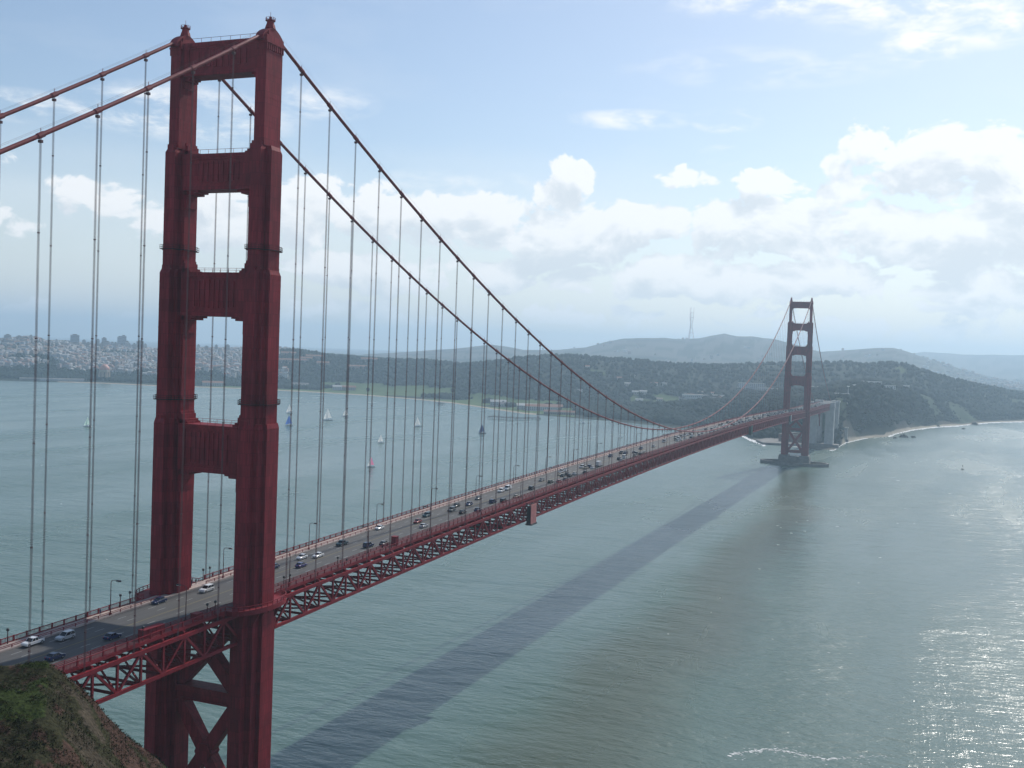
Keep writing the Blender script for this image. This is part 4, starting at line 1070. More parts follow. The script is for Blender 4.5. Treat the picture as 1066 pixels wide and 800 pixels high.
def cabin_mb(cab, w, glass=True):
    b = MB(); tw = w*.8
    (x0, z0), (x1, z1), (x2, z2), (x3, z3) = cab
    w0 = w*.93
    b.add([(x0, -w0, z0), (x1, -tw, z1), (x2, -tw, z2), (x3, -w0, z3), (x0, w0, z0), (x1, tw, z1), (x2, tw, z2), (x3, w0, z3)],
          [(0, 1, 2, 3), (7, 6, 5, 4), (0, 4, 5, 1), (1, 5, 6, 2), (2, 6, 7, 3), (3, 7, 4, 0)])
    return b
CARP = {}
def car_proto(kind, colour):
    if (kind, colour) in CARP: return CARP[(kind, colour)]
    prof, cab, w = SHAPES[kind]; pm = PM[colour]
    t = empty({'car': 'car', 'estate': 'estate_car', 'pickup': 'pickup_truck', 'van': 'van', 'lorry': 'lorry'}[kind])
    bd = body_mb(prof, w).build('body', pm, t)
    if kind == 'lorry':
        b = MB(); b.box(-3.78, 1.5, -w, w, 1.05, 3.3); b.build('cargo_box', PM['white'] if colour != 'white' else PM['silver'], t)
        cabin_mb([(1.75, 1.0), (1.75, 2.3), (2.9, 2.3), (3.55, 1.0)], w*.95).build('cab', pm, t)
        b = MB(); b.box(3.2, 3.3, -w*.7, w*.7, 1.45, 2.0); b.build('windscreen', M_GLASS, t)
    else:
        cabin_mb(cab, w).build('window', M_GLASS, t)
        (x0, z0), (x1, z1), (x2, z2), (x3, z3) = cab; tw = w*.8
        b = MB(); b.box(x1-.06, x2+.06, -tw-.02, tw+.02, max(z1, z2)-.02, max(z1, z2)+.045)
        for sy in (-1, 1):
            for (xa, za, xb, zb) in ((x0, z0, x1, z1), (x3, z3, x2, z2), ((x0+x3)/2-.1, (z0+z3)/2, (x1+x2)/2-.1, (z1+z2)/2)):
                b.beam((xa, sy*w*.935, za), (xb, sy*(tw+.01), zb), .09, .07)
            if kind in ('van',): b.add([(x0+.1, sy*w*.945, z0), (x1+.1, sy*(tw+.012), z1-.05), (x2-1.4, sy*(tw+.012), z2-.05), (x3-1.9, sy*w*.945, z3)], [(0, 1, 2, 3)])
        b.build('roof', pm, t)
        if kind == 'pickup':
            b = MB(); b.box(-2.55, -.95, -w*.78, w*.78, 1.095, 1.14); b.build('load_bed', M_DARK, t)
    xf, xr = max(p[0] for p in prof), min(p[0] for p in prof); rad = {'car': .32, 'estate': .36, 'pickup': .39, 'van': .36, 'lorry': .5}[kind]
    for x in (xf-.85, xr+.85):
        for sy in (-1, 1):
            o = wheel_mb(x, sy*(w-.1), rad).build('wheel', M_TYRE, t)
            b = MB(); n = 10; b.add([(x+rad*.6*math.cos(2*math.pi*k/n), sy*(w+.015), rad+rad*.6*math.sin(2*math.pi*k/n)) for k in range(n)], [tuple(range(n))]); b.build('rim', M_CHROME, o)
    for sy in (-1, 1):
        b = MB(); b.box(xf-.22, xf-.03, sy*w*.68-.17, sy*w*.68+.17, .62, .76); b.build('headlight', M_LAMP, t)
        b = MB(); b.box(xr-.02, xr+.12, sy*w*.74-.12, sy*w*.74+.12, .72, .92); b.build('tail_light', M_TAIL, t)
    CARP[(kind, colour)] = [t, False]; return CARP[(kind, colour)]
FARP = {}
def far_car(kind, colour):
    """one light mesh for vehicles only two or three pixels across"""
    if (kind, colour) not in FARP:
        prof, cab, w = SHAPES[kind]; b = body_mb(prof, w); b.cur = 1; c = cabin_mb(cab, w); b.add(c.v, c.f); b.cur = 0
        if kind != 'lorry': b.box(cab[1][0], cab[2][0], -w*.8, w*.8, max(cab[1][1], cab[2][1])-.02, max(cab[1][1], cab[2][1])+.05)
        b.cur = 2
        for x in (prof[0][0]+.85, prof[-1][0]-.85):
            for sy in (-1, 1): q = wheel_mb(x, sy*(w-.1), .34); b.add(q.v, q.f)
        FARP[(kind, colour)] = b.mesh('car', [PM[colour], M_GLASS if kind != 'lorry' else PM['silver'], M_TYRE])
    nm = {'car': 'car', 'estate': 'estate_car', 'pickup': 'pickup_truck', 'van': 'van', 'lorry': 'lorry'}[kind]
    return link(nm, FARP[(kind, colour)])
CARG = 'cars and trucks crossing the bridge'
used_lane = {}
def put_car(x, y, kind, colour, label, far=False):
    if far: t = far_car(kind, colour)
    else:
        p = car_proto(kind, colour)
        if p[1]: t = copy_tree(p[0])
        else: t = p[0]; p[1] = True
    lane = min(range(6), key=lambda i: abs(y-(-7.6+3.04*i))); y = -7.6+3.04*lane
    sl = math.atan2(zroad(x+1)-zroad(x-1), 2)
    if y < 0: t.rotation_euler = (0, -sl, 0)
    else: t.rotation_euler = (0, sl, math.pi)
    t.location = (x, y, zroad(x)+.01)
    used_lane.setdefault(lane, []).append(x)
    tag(t, label, {'car': 'car', 'estate': 'car', 'pickup': 'pickup truck', 'van': 'van', 'lorry': 'lorry'}[kind], CARG)
def road_at(u, v):
    z = 76.0
    for _ in range(6): p = atz(u, v, z+.7); z = zroad(p[0])
    return p
NEAR = [(31, 668, 'pickup', 'white', 'white pickup truck at the far left edge of the roadway'), (64, 662, 'estate', 'silver', 'silver estate car beside the white pickup at the left edge'),
        (62, 684, 'car', 'dark blue', 'dark blue car just above the grassy hilltop at lower left'), (116, 662, 'car', 'dark blue', 'dark blue car alone in the near lanes, left of the near tower'),
        (164, 625, 'car', 'dark blue', 'dark blue car passing the foot of the left tower leg'), (212, 613, 'estate', 'white', 'white estate car between the two legs of the near tower'),
        (286, 590, 'car', 'dark blue', 'dark blue car half hidden behind the right leg of the near tower'), (316, 580, 'car', 'white', 'white car close behind another white car, the left one of the two'),
        (331, 578, 'car', 'white', 'white car just ahead of another white car, the right one of the two'), (316, 588.5, 'car', 'violet blue', 'violet blue car below the pair of white cars'),
        (358, 566, 'pickup', 'teal', 'teal pickup truck in the middle of the roadway, right of the white pair'), (397, 549.5, 'car', 'white', 'white car alone near the bay-side kerb, right of the teal pickup'),
        (387, 568, 'estate', 'dark blue', 'dark blue estate car near the red cabin on the footpath'), (403.5, 566, 'car', 'grey', 'grey car beside the red cabin on the near footpath'),
        (441, 536, 'estate', 'teal', 'teal estate car above the small red car'), (433, 542.5, 'car', 'red', 'small red car, the only red one on the bridge'),
        (438, 547, 'car', 'silver', 'silver car just below the small red car'), (467, 530.5, 'estate', 'grey', 'grey estate car second in the cluster left of the pink work platform'),
        (473, 526, 'car', 'dark', 'dark car near the bay-side kerb with a grey car at its back'), (481, 533, 'car', 'dark', 'dark car in the near lanes, left of two dark blue cars'),
        (486, 524.5, 'car', 'dark blue', 'dark blue car in mid roadway, above the dark near-lane car'), (495, 530.5, 'car', 'dark blue', 'dark blue car in the near lanes, between a dark car and a lamp'),
        (496, 518.5, 'car', 'grey', 'grey car by the bay-side kerb, left of the white pair'), (516, 522.5, 'estate', 'dark blue', 'dark blue estate car below the white pair near the pink platform'),
        (527, 521.5, 'estate', 'dark', 'dark estate car following the dark blue estate near the pink platform'), (522, 511, 'estate', 'white', 'white estate car by the bay-side kerb, front one of two'),
        (526, 508.5, 'van', 'white', 'white van by the bay-side kerb, behind the white estate car'), (536, 516.5, 'car', 'beige', 'beige car above the pink work platform'),
        (556, 508.5, 'estate', 'dark', 'dark estate car just right of the pink work platform'), (561, 499.5, 'car', 'grey', 'grey car by the bay-side kerb, right of the pink platform'),
        (571, 501.5, 'car', 'green', 'dark green car two lengths right of the pink platform'), (580, 501, 'car', 'red', 'dull red car well right of the pink platform'),
        (586, 495, 'car', 'teal', 'teal car far right of the pink platform, in mid roadway'), (591, 499, 'car', 'grey', 'grey car in the near lanes, rightmost before the traffic thickens')]
n_red = 0
for (u, v, k, c, l) in NEAR:
    p = road_at(u, v); put_car(p[0], p[1], k, c, l)
rc_ = random.Random(11)
FCOL = ['white']*5+['silver']*4+['grey']*3+['dark']*5+['dark blue']*2+['red', 'beige', 'teal']
cnt = 0
for lane in range(6):
    y = -7.6+3.04*lane; x = 262+rc_.uniform(0, 25)
    while x < 1610:
        dens = 33 if x < 450 else (24 if x < 800 else 15)
        if lane in (2, 3): dens *= 1.25
        x += max(7.5, rc_.expovariate(1/dens)+6.5)
        if any(abs(x-q) < 7.5 for q in used_lane.get(lane, [])): continue
        if x > 1610 or cnt > 235: break
        c = rc_.choice(FCOL); k = rc_.choices(['car', 'estate', 'pickup', 'van', 'lorry'], [.5, .25, .1, .1, .05 if lane in (0, 1, 4, 5) else 0])[0]
        zone = 'short of midspan' if x < 560 else ('around midspan' if x < 820 else ('between midspan and the far tower' if x < 1270 else 'beyond the far tower'))
        kind_word = {'car': 'car', 'estate': 'estate car', 'pickup': 'pickup truck', 'van': 'van', 'lorry': 'lorry'}[k]
        side_w = 'in the ocean-side lanes' if y < 0 else 'in the bay-side lanes'
        put_car(x, y, k, c, f'tiny {c} {kind_word} {side_w} {zone}', far=True); cnt += 1

# ------------------------------------------------------------------ people on the bay-side footpath
def skin_person(pose):
    me = bpy.data.meshes.new('person')
    hip = (0, 0, .92); J = [hip, (0, 0, 1.15), (0, 0, 1.4), (0, 0, 1.53), (.02, 0, 1.66)]
    E_ = [(0, 1), (1, 2), (2, 3), (3, 4)]; Rr = [.15, .15, .17, .06, .10]
    def chain(start, pts, rs):
        p = start
        for q, r in zip(pts, rs): J.append(q); Rr.append(r); E_.append((p, len(J)-1)); p = len(J)-1
    sw = pose
    for s in (-1, 1):
        chain(0, [(0, s*.1, .86), (.10*s*sw, s*.1, .48), (.02*s*sw-.05, s*.1, .08), (.02*s*sw+.12, s*.11, .04)], [.10, .07, .05, .045])
        chain(2, [(0, s*.19, 1.4), (-.08*s*sw, s*.24, 1.13), (-.02*s*sw+.1, s*.23, .9), (-.02*s*sw+.15, s*.23, .80)], [.065, .05, .04, .045])
    me.from_pydata(J, E_, []); o = bpy.data.objects.new('person', me)
    COL.objects.link(o); bpy.context.view_layer.objects.active = o
    sk = o.modifiers.new('skin', 'SKIN'); 
    for i, v in enumerate(me.skin_vertices[0].data): v.radius = (Rr[i], Rr[i]*1.05)
    me.skin_vertices[0].data[0].use_root = True
    sb = o.modifiers.new('sub', 'SUBSURF'); sb.levels = 1; sb.render_levels = 1
    dg = bpy.context.evaluated_depsgraph_get(); nm = bpy.data.meshes.new_from_object(o.evaluated_get(dg)); nm.name = 'person'
    bpy.data.objects.remove(o); return nm
CL = [mat('dark_clothes', (.02, .022, .03), .9), mat('blue_clothes', (.05, .07, .13), .9), mat('grey_clothes', (.12, .12, .12), .9)]
SKIN = mat('skin', (.42, .26, .19), .7)
for k, (x, s, l) in enumerate([(4.5, 1, 'tiny person in dark clothes on the footpath, leftmost of three seen between the tower legs'), (6.3, 1, 'tiny person in dark clothes on the footpath, middle of three seen between the tower legs'), (8.2, 1, 'tiny person in dark clothes on the footpath, rightmost of three seen between the tower legs'),
                               (-34, 1, 'tiny dark figure on the footpath, left of the lamp by the tower'), (-29, 1, 'tiny dark figure on the footpath, close to the lamp by the tower'),
                               (52, -1, 'tiny dark figure on the near footpath, right of the lone post'), (75, -1, 'tiny dark figure on the near footpath, left of the red cabin')]):
    t = empty('person', (x, s*11.6, zroad(x)+.25), 0 if k % 2 else math.pi); me = skin_person(.9 if k % 2 else -1.1); me.materials.append(CL[k % 3])
    tag(t, l, 'person', 'people walking on the bridge footpaths'); link('body', me, t)
    b = MB(); b.tube([(.02, 0, 1.70), (.01, 0, 1.76), (0, 0, 1.80), (0, 0, 1.82)], [.112, .115, .08, .02], 10); b.build('hair', M_DARK, t, smooth=True)

# ------------------------------------------------------------------ boats
def sailcloth(name, col):
    m = mat(name, col, .8); nt = m.node_tree; tr = nt.nodes.new('ShaderNodeBsdfTranslucent'); tr.inputs['Color'].default_value = tuple(col)+(1,)
    mx = nt.nodes.new('ShaderNodeMixShader'); mx.inputs[0].default_value = .55; nt.links.new(nt.nodes['Principled BSDF'].outputs[0], mx.inputs[1]); nt.links.new(tr.outputs[0], mx.inputs[2])
    nt.links.new(mx.outputs[0], nt.nodes['Material Output'].inputs['Surface']); return m
M_SAILW = sailcloth('sail_cloth', (.86, .85, .82)); M_HULL = mat('white_hull', (.75, .75, .74), .35); M_HULLD = mat('dark_hull', (.03, .04, .07), .35); M_MAST = mat('mast', (.5, .5, .5), .4)
def sailboat(u, v, h, colour, label, hd, jib=True, dark=False, jc=None):
    p = atz(u, v); t = tag(empty('sailboat', (p[0], p[1], 0), R(hd)), label, 'sailboat', 'sailing boats on the bay'); t.rotation_euler[0] = R(9)
    L_ = h*.75; w = L_*.15; n = 9
    b = MB(); rings = []
    for k in range(n+1):
        q = k/n; x = (q-.5)*L_; ww = w*(1-abs(2*q-.85)**2.6*.9) if q > .42 else w*(.72+.28*q/.42); ww = max(.03, ww); sheer = .09*h*(.8+.5*(q-.4)**2)
        rings.append([(x, -ww, sheer), (x, -ww*.75, .1), (x, 0, -.35), (x, ww*.75, .1), (x, ww, sheer)])
    vs = [v_ for r_ in rings for v_ in r_]; fs = []
    for k in range(n):
        for j in range(4): fs.append((k*5+j, k*5+j+1, k*5+5+j+1, k*5+5+j))
        fs.append((k*5+4, k*5, k*5+5, k*5+9))
    fs += [tuple(range(5)), tuple(reversed(range(n*5, n*5+5)))]
    b.add(vs, fs); b.build('hull', M_HULLD if dark else M_HULL, t)
    b = MB(); b.prism([(-L_*.18, -w*.5), (L_*.12, -w*.42), (L_*.12, w*.42), (-L_*.18, w*.5)], .09*h, .135*h, .85); b.build('cabin', M_HULL, t)
    b = MB(); b.tube([(L_*.08, 0, .05*h), (L_*.08, 0, h)], [.09, .05], 6); b.tube([(L_*.08, 0, .2*h), (-L_*.36, L_*.05, .19*h)], .06, 6); b.build('mast', M_MAST, t)
    def sail(A, B_, C_, bel, m_, nm):
        b = MB(); n = 7; A, B_, C_ = Vector(A), Vector(B_), Vector(C_)
        for side in (0,):
            ids = {}; vs = []; fs = []
            for i in range(n+1):
                for j in range(n+1-i):
                    a, c = i/n, j/n; p_ = A*(1-a-c)+B_*a+C_*c
                    p_ = p_+Vector((0, bel*4*(a*(1-a-c)+c*(1-a-c)+a*c)*.8+side*.04, 0)); ids[(i, j)] = len(vs); vs.append(p_)
            for i in range(n):
                for j in range(n-i):
                    fs.append((ids[(i, j)], ids[(i+1, j)], ids[(i, j+1)]))
                    if j < n-i-1: fs.append((ids[(i+1, j)], ids[(i+1, j+1)], ids[(i, j+1)]))
            b.add(vs, fs)
        b.build(nm, m_, t, smooth=True, fix=False)
    sail((L_*.07, 0, .21*h), (L_*.07, 0, .98*h), (-L_*.36, L_*.06, .2*h), L_*.05, colour, 'mainsail')
    if jib: sail((L_*.47, 0, .11*h), (L_*.09, 0, .9*h), (L_*.02, L_*.09, .15*h), L_*.07, jc or colour, 'jib')
SB_ = sailcloth('blue_sail', (.06, .16, .55)); SP = sailcloth('pink_sail', (.85, .25, .42)); SN = sailcloth('navy_sail', (.04, .07, .2)); SG = sailcloth('pale_green_sail', (.62, .80, .70))
sailboat(91, 444.5, 16, SG, 'pale green-white sailboat alone at far left, beside a suspender', 115)
sailboat(301.5, 430.5, 19, M_SAILW, 'white sailboat just right of the tower, behind the blue-sailed boat', 120)
sailboat(301, 443.5, 19, SB_, 'blue-sailed boat just right of the near tower', 118)
sailboat(341.5, 438, 24, M_SAILW, 'largest white sailboat, with full sails, right of the near tower', 123)
sailboat(360, 434, 17, M_SAILW, 'white sailboat right of the largest one and farther off', 117)
sailboat(396.5, 461.5, 13, M_SAILW, 'small white sailboat directly above the pink-sailed boat', 115)
sailboat(435, 444.5, 18, M_SAILW, 'white sailboat right of the small one, nearer the green shore', 127)
sailboat(386.5, 486.5, 12.5, SP, 'pink-sailed boat, nearest of all the sailing boats', 115, jc=M_SAILW)
sailboat(502, 451.5, 17, SN, 'dark navy sailboat left of the long pier', 121, dark=True)
# motor launch near the far shore and a channel buoy
p = atz(607, 441); t = tag(empty('motorboat', (p[0], p[1], 0), R(100)), 'tiny white motorboat close under the far shore, right of the long pier', 'motorboat')
b = MB(); b.prism([(-6, -1.8), (3, -1.8), (7, 0), (3, 1.8), (-6, 1.8)], 0, 1.6, 1.05); b.build('hull', M_HULL, t); b = MB(); b.prism([(-3, -1.3), (2, -1.2), (2, 1.2), (-3, 1.3)], 1.6, 3.4, .85); b.build('cabin', M_HULL, t)
p = atz(1002, 489); t = tag(empty('channel_buoy', (p[0], p[1], 0)), 'dark channel buoy alone on the water at right', 'buoy')
b = MB(); b.tube([(0, 0, -.3), (0, 0, .2), (0, 0, .9), (0, 0, 1.1)], [1.6, 2.0, 2.0, 1.5], 14); b.build('float', M_DARK, t)
b = MB()
for k in range(4):
    a = k*math.pi/2; b.beam((1.3*math.cos(a), 1.3*math.sin(a), 1), (.5*math.cos(a), .5*math.sin(a), 5), .16)
b.tube([(0, 0, 4.6), (0, 0, 5.6), (0, 0, 6)], [.7, .7, .15], 8); b.build('cage', M_DARK, t)

# ------------------------------------------------------------------ piers and shore buildings
def dock(u0, v0, u1, v1, wd, label, nm, h=4.6, house=None):
    a, c = atz(u0, v0), atz(u1, v1); a = Vector((a[0], a[1], 0)); c = Vector((c[0], c[1], 0)); t = tag(empty(nm, a), label, 'pier'); d = c-a; L_ = d.length; d.normalize(); nrm = Vector((-d.y, d.x, 0))
    b = MB(); b.beam(Vector((0, 0, h)), d*L_+Vector((0, 0, h)), wd, .8); b.build('walkway', M_WOOD, t)
    n = max(3, int(L_/9)); b = MB()
    for k in range(n+1):
        for s in (-.42, .42): q = d*(L_*k/n)+nrm*wd*s; b.tube([q+Vector((0, 0, -1)), q+Vector((0, 0, h-.4))], .45, 6)
    b.build('piling', M_WOOD, t)
    b = MB()
    for s in (-.48, .48): b.beam(nrm*wd*s+Vector((0, 0, h+1.3)), d*L_+nrm*wd*s+Vector((0, 0, h+1.3)), .3)
    b.build('rail', M_WOOD, t)
dock(509, 436.0, 537, 437.6, 15, 'long dark fishing pier standing off the green shore', 'fishing_pier')
dock(537.5, 437.3, 562, 437.2, 5, 'thin footbridge joining the fishing pier to the shore', 'pier_approach', 3.6)
dock(455, 421.8, 462, 422.3, 9, 'short dark jetty off the beach, left of the fishing pier', 'jetty')

WALLC = [mat('wall_cream', (0.36, 0.34, 0.31), .9), mat('wall_white', (0.50, 0.50, 0.49), .9), mat('wall_grey', (.36, .36, .36), .9), mat('wall_tan', (.28, .26, .23), .9), mat('wall_rose', (.30, .24, .22), .9), mat('wall_blue_grey', (.30, .34, .38), .9)]
ROOFC = [mat('roof_grey', (.16, .15, .15), .9), mat('roof_tan', (.27, .22, .17), .9), mat('roof_terracotta', (.26, .13, .09), .9), mat('roof_pale', (.42, .41, .39), .9)]
def house_mb(w, d, h, gable=True, base=4):
    b = MB(); b.cur = 0; b.box(-w/2, w/2, -d/2, d/2, -base, h); b.cur = 1
    if gable:
        e = .4; rh = min(d*.3, 3.2); b.prism_x([(-d/2-e, h), (d/2+e, h), (0, h+rh)], -w/2-e, w/2+e)
    else:
        b.box(-w/2-.15, w/2+.15, -d/2-.15, d/2+.15, h+.003, h+.7)
    b.cur = 2
    for s in (-1, 1):
        for fl in range(max(1, int(h/3.2))):
            for k in range(max(1, int(w/4))):
                x = -w/2+(k+.5)*w/max(1, int(w/4)); b.box(x-.6, x+.6, s*d/2-.02 if s > 0 else -d/2-.04, s*d/2+.04 if s > 0 else -d/2+.02, 1+fl*3.1, 2.5+fl*3.1)
            for k in range(max(1, int(d/4))):
                y = -d/2+(k+.5)*d/max(1, int(d/4)); b.box(s*w/2-.02 if s > 0 else -w/2-.04, s*w/2+.04 if s > 0 else -w/2+.02, y-.6, y+.6, 1+fl*3.1, 2.5+fl*3.1)
    return b
HP = []
rh_ = random.Random(21)
for k in range(24):
    w, d = rh_.uniform(9, 17), rh_.uniform(9, 14); h = rh_.choice([6.2, 6.5, 9.5, 9.8, 12.5])
    HP.append(house_mb(w, d, h, rh_.random() < .5).mesh('house', [rh_.choice(WALLC), rh_.choice(ROOFC), M_GLASS]))
spots = []
tries = 0
while len(spots) < 4200 and tries < 60000:
    tries += 1
    i = rh_.randrange(NA); j = rh_.randrange(16+NR1-70, NR-1)
    r = Rg[i, j]; u = Ug[i, 0]
    if r > 9500: continue
    city = (u < 300 and Tg[i, j] > 340 and r < 5400) or (r > 5600 and u > 560 and (u > 960 or N2[i, j] < -.1)) or (300 < u < 560 and 4300 < r < 5400)
    if not city or COLS[i, j, 0] < .08: continue
    if N2[i, j] > .3: continue
    if r > 5600 and rh_.random() < (.9 if u < 960 else .15): continue
    fr = rh_.random(); rr_ = r+rh_.uniform(-25, 25); a = AZ[i]+rh_.uniform(-.04, .04)
    spots.append((rr_, a, u))
spots.sort()
def hp(r, a): return (CAM[0]+r*math.cos(R(a)), CAM[1]+r*math.sin(R(a)), ground(a, r))
HG = 'small houses on the far city slopes'
indiv = spots[:285]; rest = spots[285:]
for r, a, u in indiv:
    o = link('house', rh_.choice(HP)); o.location = hp(r, a); o.rotation_euler = (0, 0, R(20)+rh_.choice([0, math.pi/2])+rh_.uniform(-.06, .06))
    tag(o, 'tiny pale house among many on the lower city slope across the bay', 'house', HG)
VV, FF, MI, o_ = [], [], [], 0
MATS = WALLC+ROOFC
for r, a, u in rest:
    w, d, h = rh_.uniform(9, 20), rh_.uniform(9, 16), rh_.choice([7, 9, 10, 12, 15]); x, y, z = hp(r, a); t = R(20)+rh_.choice([0, math.pi/2]); c, s_ = math.cos(t), math.sin(t)
    q = np.array([(sx*w/2, sy*d/2, zz) for zz in (-4, h) for sx, sy in ((-1, -1), (1, -1), (1, 1), (-1, 1))]+[(-w/2, 0, h+2.6), (w/2, 0, h+2.6)])
    q = np.stack([q[:, 0]*c-q[:, 1]*s_+x, q[:, 0]*s_+q[:, 1]*c+y, q[:, 2]+z], 1); VV.append(q)
    f = [(0, 1, 5, 4), (1, 2, 6, 5), (2, 3, 7, 6), (3, 0, 4, 7), (4, 5, 9, 8), (6, 7, 8, 9), (5, 6, 9, 9), (7, 4, 8, 8)]
    wi = rh_.randrange(6); ri = 6+rh_.randrange(4)
    for k, ff in enumerate(f): FF.append([o_+v_ for v_ in ff]); MI.append(wi if k not in (4, 5) else ri)
    o_ += 10
b = bpy.data.meshes.new('housing'); b.from_pydata(np.concatenate(VV).tolist(), [], [tuple(dict.fromkeys(f)) for f in FF])
for m_ in MATS: b.materials.append(m_)
b.polygons.foreach_set('material_index', MI); b.update()
tag(link('housing', b), 'pale speckle of city houses spread over the far hillsides', 'housing', kind='stuff')

# apartment towers on the city skyline (photo column, roof line, width in pixels, distance)
def tower_block(u, vtop, wpx, r, label, m_, crown=0, dpx=None):
    a, zt = zat(u, vtop, r); g = ground(a, r); w = wpx*r/FPX; h = max(18, zt-g); x, y = CAM[0]+r*math.cos(R(a)), CAM[1]+r*math.sin(R(a))
    t = tag(empty('apartment_tower', (x, y, g), R(a)), label, 'apartment tower', 'apartment towers on the city skyline'); d = w*.8
    b = MB(); b.box(-d/2, d/2, -w/2, w/2, -8, h); b.build('wall', m_, t)
    b = MB(); nf = max(3, int(h/6.5))
    for k in range(nf):
        z = 3+k*(h-4)/nf; b.box(-d/2-.12, -d/2+.1, -w/2+1, w/2-1, z, z+1.1)
        for s in (-1, 1): b.box(-d/2+1, d/2-1, min(s*w/2-.1, s*w/2+.12), max(s*w/2-.1, s*w/2+.12), z, z+1.1)
    b.build('window_band', M_GLASS, t)
    b = MB(); b.box(-d*.3, d*.3, -w*.25, w*.25, h, h+4+crown); b.box(-d/2-.4, d/2+.4, -w/2-.4, w/2+.4, h-.6, h+.5); b.build('roof', ROOFC[0], t)
AT = [(8, 349, 6, 4950, 'grey apartment block on the hill at the far left edge', WALLC[2]), (20, 352, 5, 4900, 'pale low block left of the wooded knoll on the skyline', WALLC[3]), (26, 361, 7, 4700, 'tan block below the wooded knoll at far left', WALLC[3]),
      (78, 349, 8, 5000, 'broad dark apartment tower, tallest at the left of the skyline', WALLC[5]), (78, 359, 6, 4750, 'cream block just below the broad dark tower', WALLC[0]), (102, 354, 3, 5000, 'thin pale block between the broad tower and the slab', WALLC[2]), (108.5, 352.3, 4.5, 5050, 'slim grey slab tower in the middle of the skyline', WALLC[2]), (117, 357, 4, 5000, 'low pale block right of the slim slab', WALLC[1]),
      (124.5, 351, 4, 5000, 'left half of the twin blue-grey towers on the skyline', WALLC[5]), (128.8, 350, 5, 5060, 'taller right half of the twin towers on the skyline', WALLC[5]), (132.5, 356, 3.6, 4950, 'white block joined to the right of the twin towers', WALLC[1]), (146, 355.5, 7, 5000, 'grey wide block just left of the near tower leg', WALLC[2]), (138, 360, 4, 4900, 'small white block between the twin and the wide block', WALLC[1]), (92, 358, 4, 5000, 'small tan block right of the broad dark tower', WALLC[3]), (215, 361, 4, 4900, 'small block seen through the tower opening', WALLC[0])]
for q in AT: tower_block(*q)
rt_ = random.Random(8)
for u_ in (33, 44, 52, 60, 68, 86, 97, 105, 112, 120, 128, 135, 141, 150, 207, 224, 236):
    tower_block(u_+rt_.uniform(-1.5, 1.5), rt_.uniform(353.5, 357.5)+.035*max(0, u_-60), rt_.uniform(2.4, 4.2), rt_.uniform(4800, 5050), 'small pale mid-rise block among the rooftops of the far left skyline', rt_.choice(WALLC[:3]))
# domed rotunda
r = 3480; a, zt = zat(109, 379.3, r); g = ground(a, r); x, y = CAM[0]+r*math.cos(R(a)), CAM[1]+r*math.sin(R(a))
t = tag(empty('domed_rotunda', (x, y, g)), 'salmon-pink domed rotunda with a bright lit side among the trees', 'rotunda')
hgt = max(30, zt-g); M_DOME = mat('dome_salmon', (.58, .26, .19), .6); M_ROT = mat('rotunda_stone', (.50, .38, .28), .9)
octp = lambda rr: [(rr*math.cos(k*math.pi/4+.39), rr*math.sin(k*math.pi/4+.39)) for k in range(8)]
b = MB(); 
for k in range(8):
    p_ = octp(14)[k]; b.box(p_[0]-2.5, p_[0]+2.5, p_[1]-2.5, p_[1]+2.5, 0, hgt*.5)
b.build('column', M_ROT, t); b = MB(); b.prism(octp(17), hgt*.5, hgt*.66); b.build('drum', M_ROT, t)
b = MB(); b.tube([(0, 0, hgt*.66), (0, 0, hgt*.76), (0, 0, hgt*.88), (0, 0, hgt*.97), (0, 0, hgt)], [15.5, 14.6, 11, 5.5, .5], 20); b.build('dome', M_DOME, t, smooth=True)

def building(u, off_, w, d, h, label, wall, roof, gable=True, rot=None, nm='building', cat='building', group=None, dz=0, storeys=True):
    p = place(u, sr_of(u)+off_) if off_ < 3000 else place(u, off_)
    a = azel(u, 385)[0]; t = tag(empty(nm, (p[0], p[1], p[2]+dz), R(a+90) if rot is None else R(rot)), label, cat, group)
    b = MB(); b.box(-w/2, w/2, -d/2, d/2, -6, h); b.build('wall', wall, t)
    b = MB(); e = .6
    if gable: b.prism_x([(-d/2-e, h+.01), (d/2+e, h+.01), (0, h+min(5, d*.28))], -w/2-e, w/2+e)
    else: b.box(-w/2-.3, w/2+.3, -d/2-.3, d/2+.3, h+.01, h+.8)
    b.build('roof', roof, t)
    b = MB()
    for s in (-1, 1):
        for fl in range(max(1, int(h/4))):
            n = max(2, int(w/5))
            for k in range(n):
                xx = -w/2+(k+.5)*w/n; b.box(xx-.9, xx+.9, min(s*d/2-.05, s*d/2+.06), max(s*d/2-.05, s*d/2+.06), 1.2+fl*3.8, 3.2+fl*3.8)
    tag(b.build('window', M_GLASS, t), kind='stuff' if len(b.f)/6 > 40 else None)
    return t
WG = 'long warehouses by the green shore field'
building(553, 160, 62, 26, 9, 'pale warehouse with a grey roof, left one by the green field', WALLC[1], ROOFC[3], group=WG)
building(566, 150, 80, 26, 9, 'long red-roofed warehouse at the edge of the green field', WALLC[1], ROOFC[2], group=WG)
building(574, 190, 60, 22, 8, 'small red-roofed warehouse behind the long one', WALLC[0], ROOFC[2], group=WG)
building(520, 170, 40, 20, 9, 'white low building among dark trees on the green field', WALLC[1], ROOFC[3], group=WG)
building(527, 150, 26, 16, 7, 'small white building on the green field beside the dark trees', WALLC[1], ROOFC[0], group=WG)
building(584, 60, 70, 14, 6, 'low tan building at the waterline right of the green field', WALLC[3], ROOFC[2], group=WG)
building(65, 40, 120, 18, 7, 'long low pale shed on the far left shoreline', WALLC[1], ROOFC[3], False)
building(36, 45, 80, 18, 6, 'low pale shed at the leftmost shoreline', WALLC[0], ROOFC[3], False)
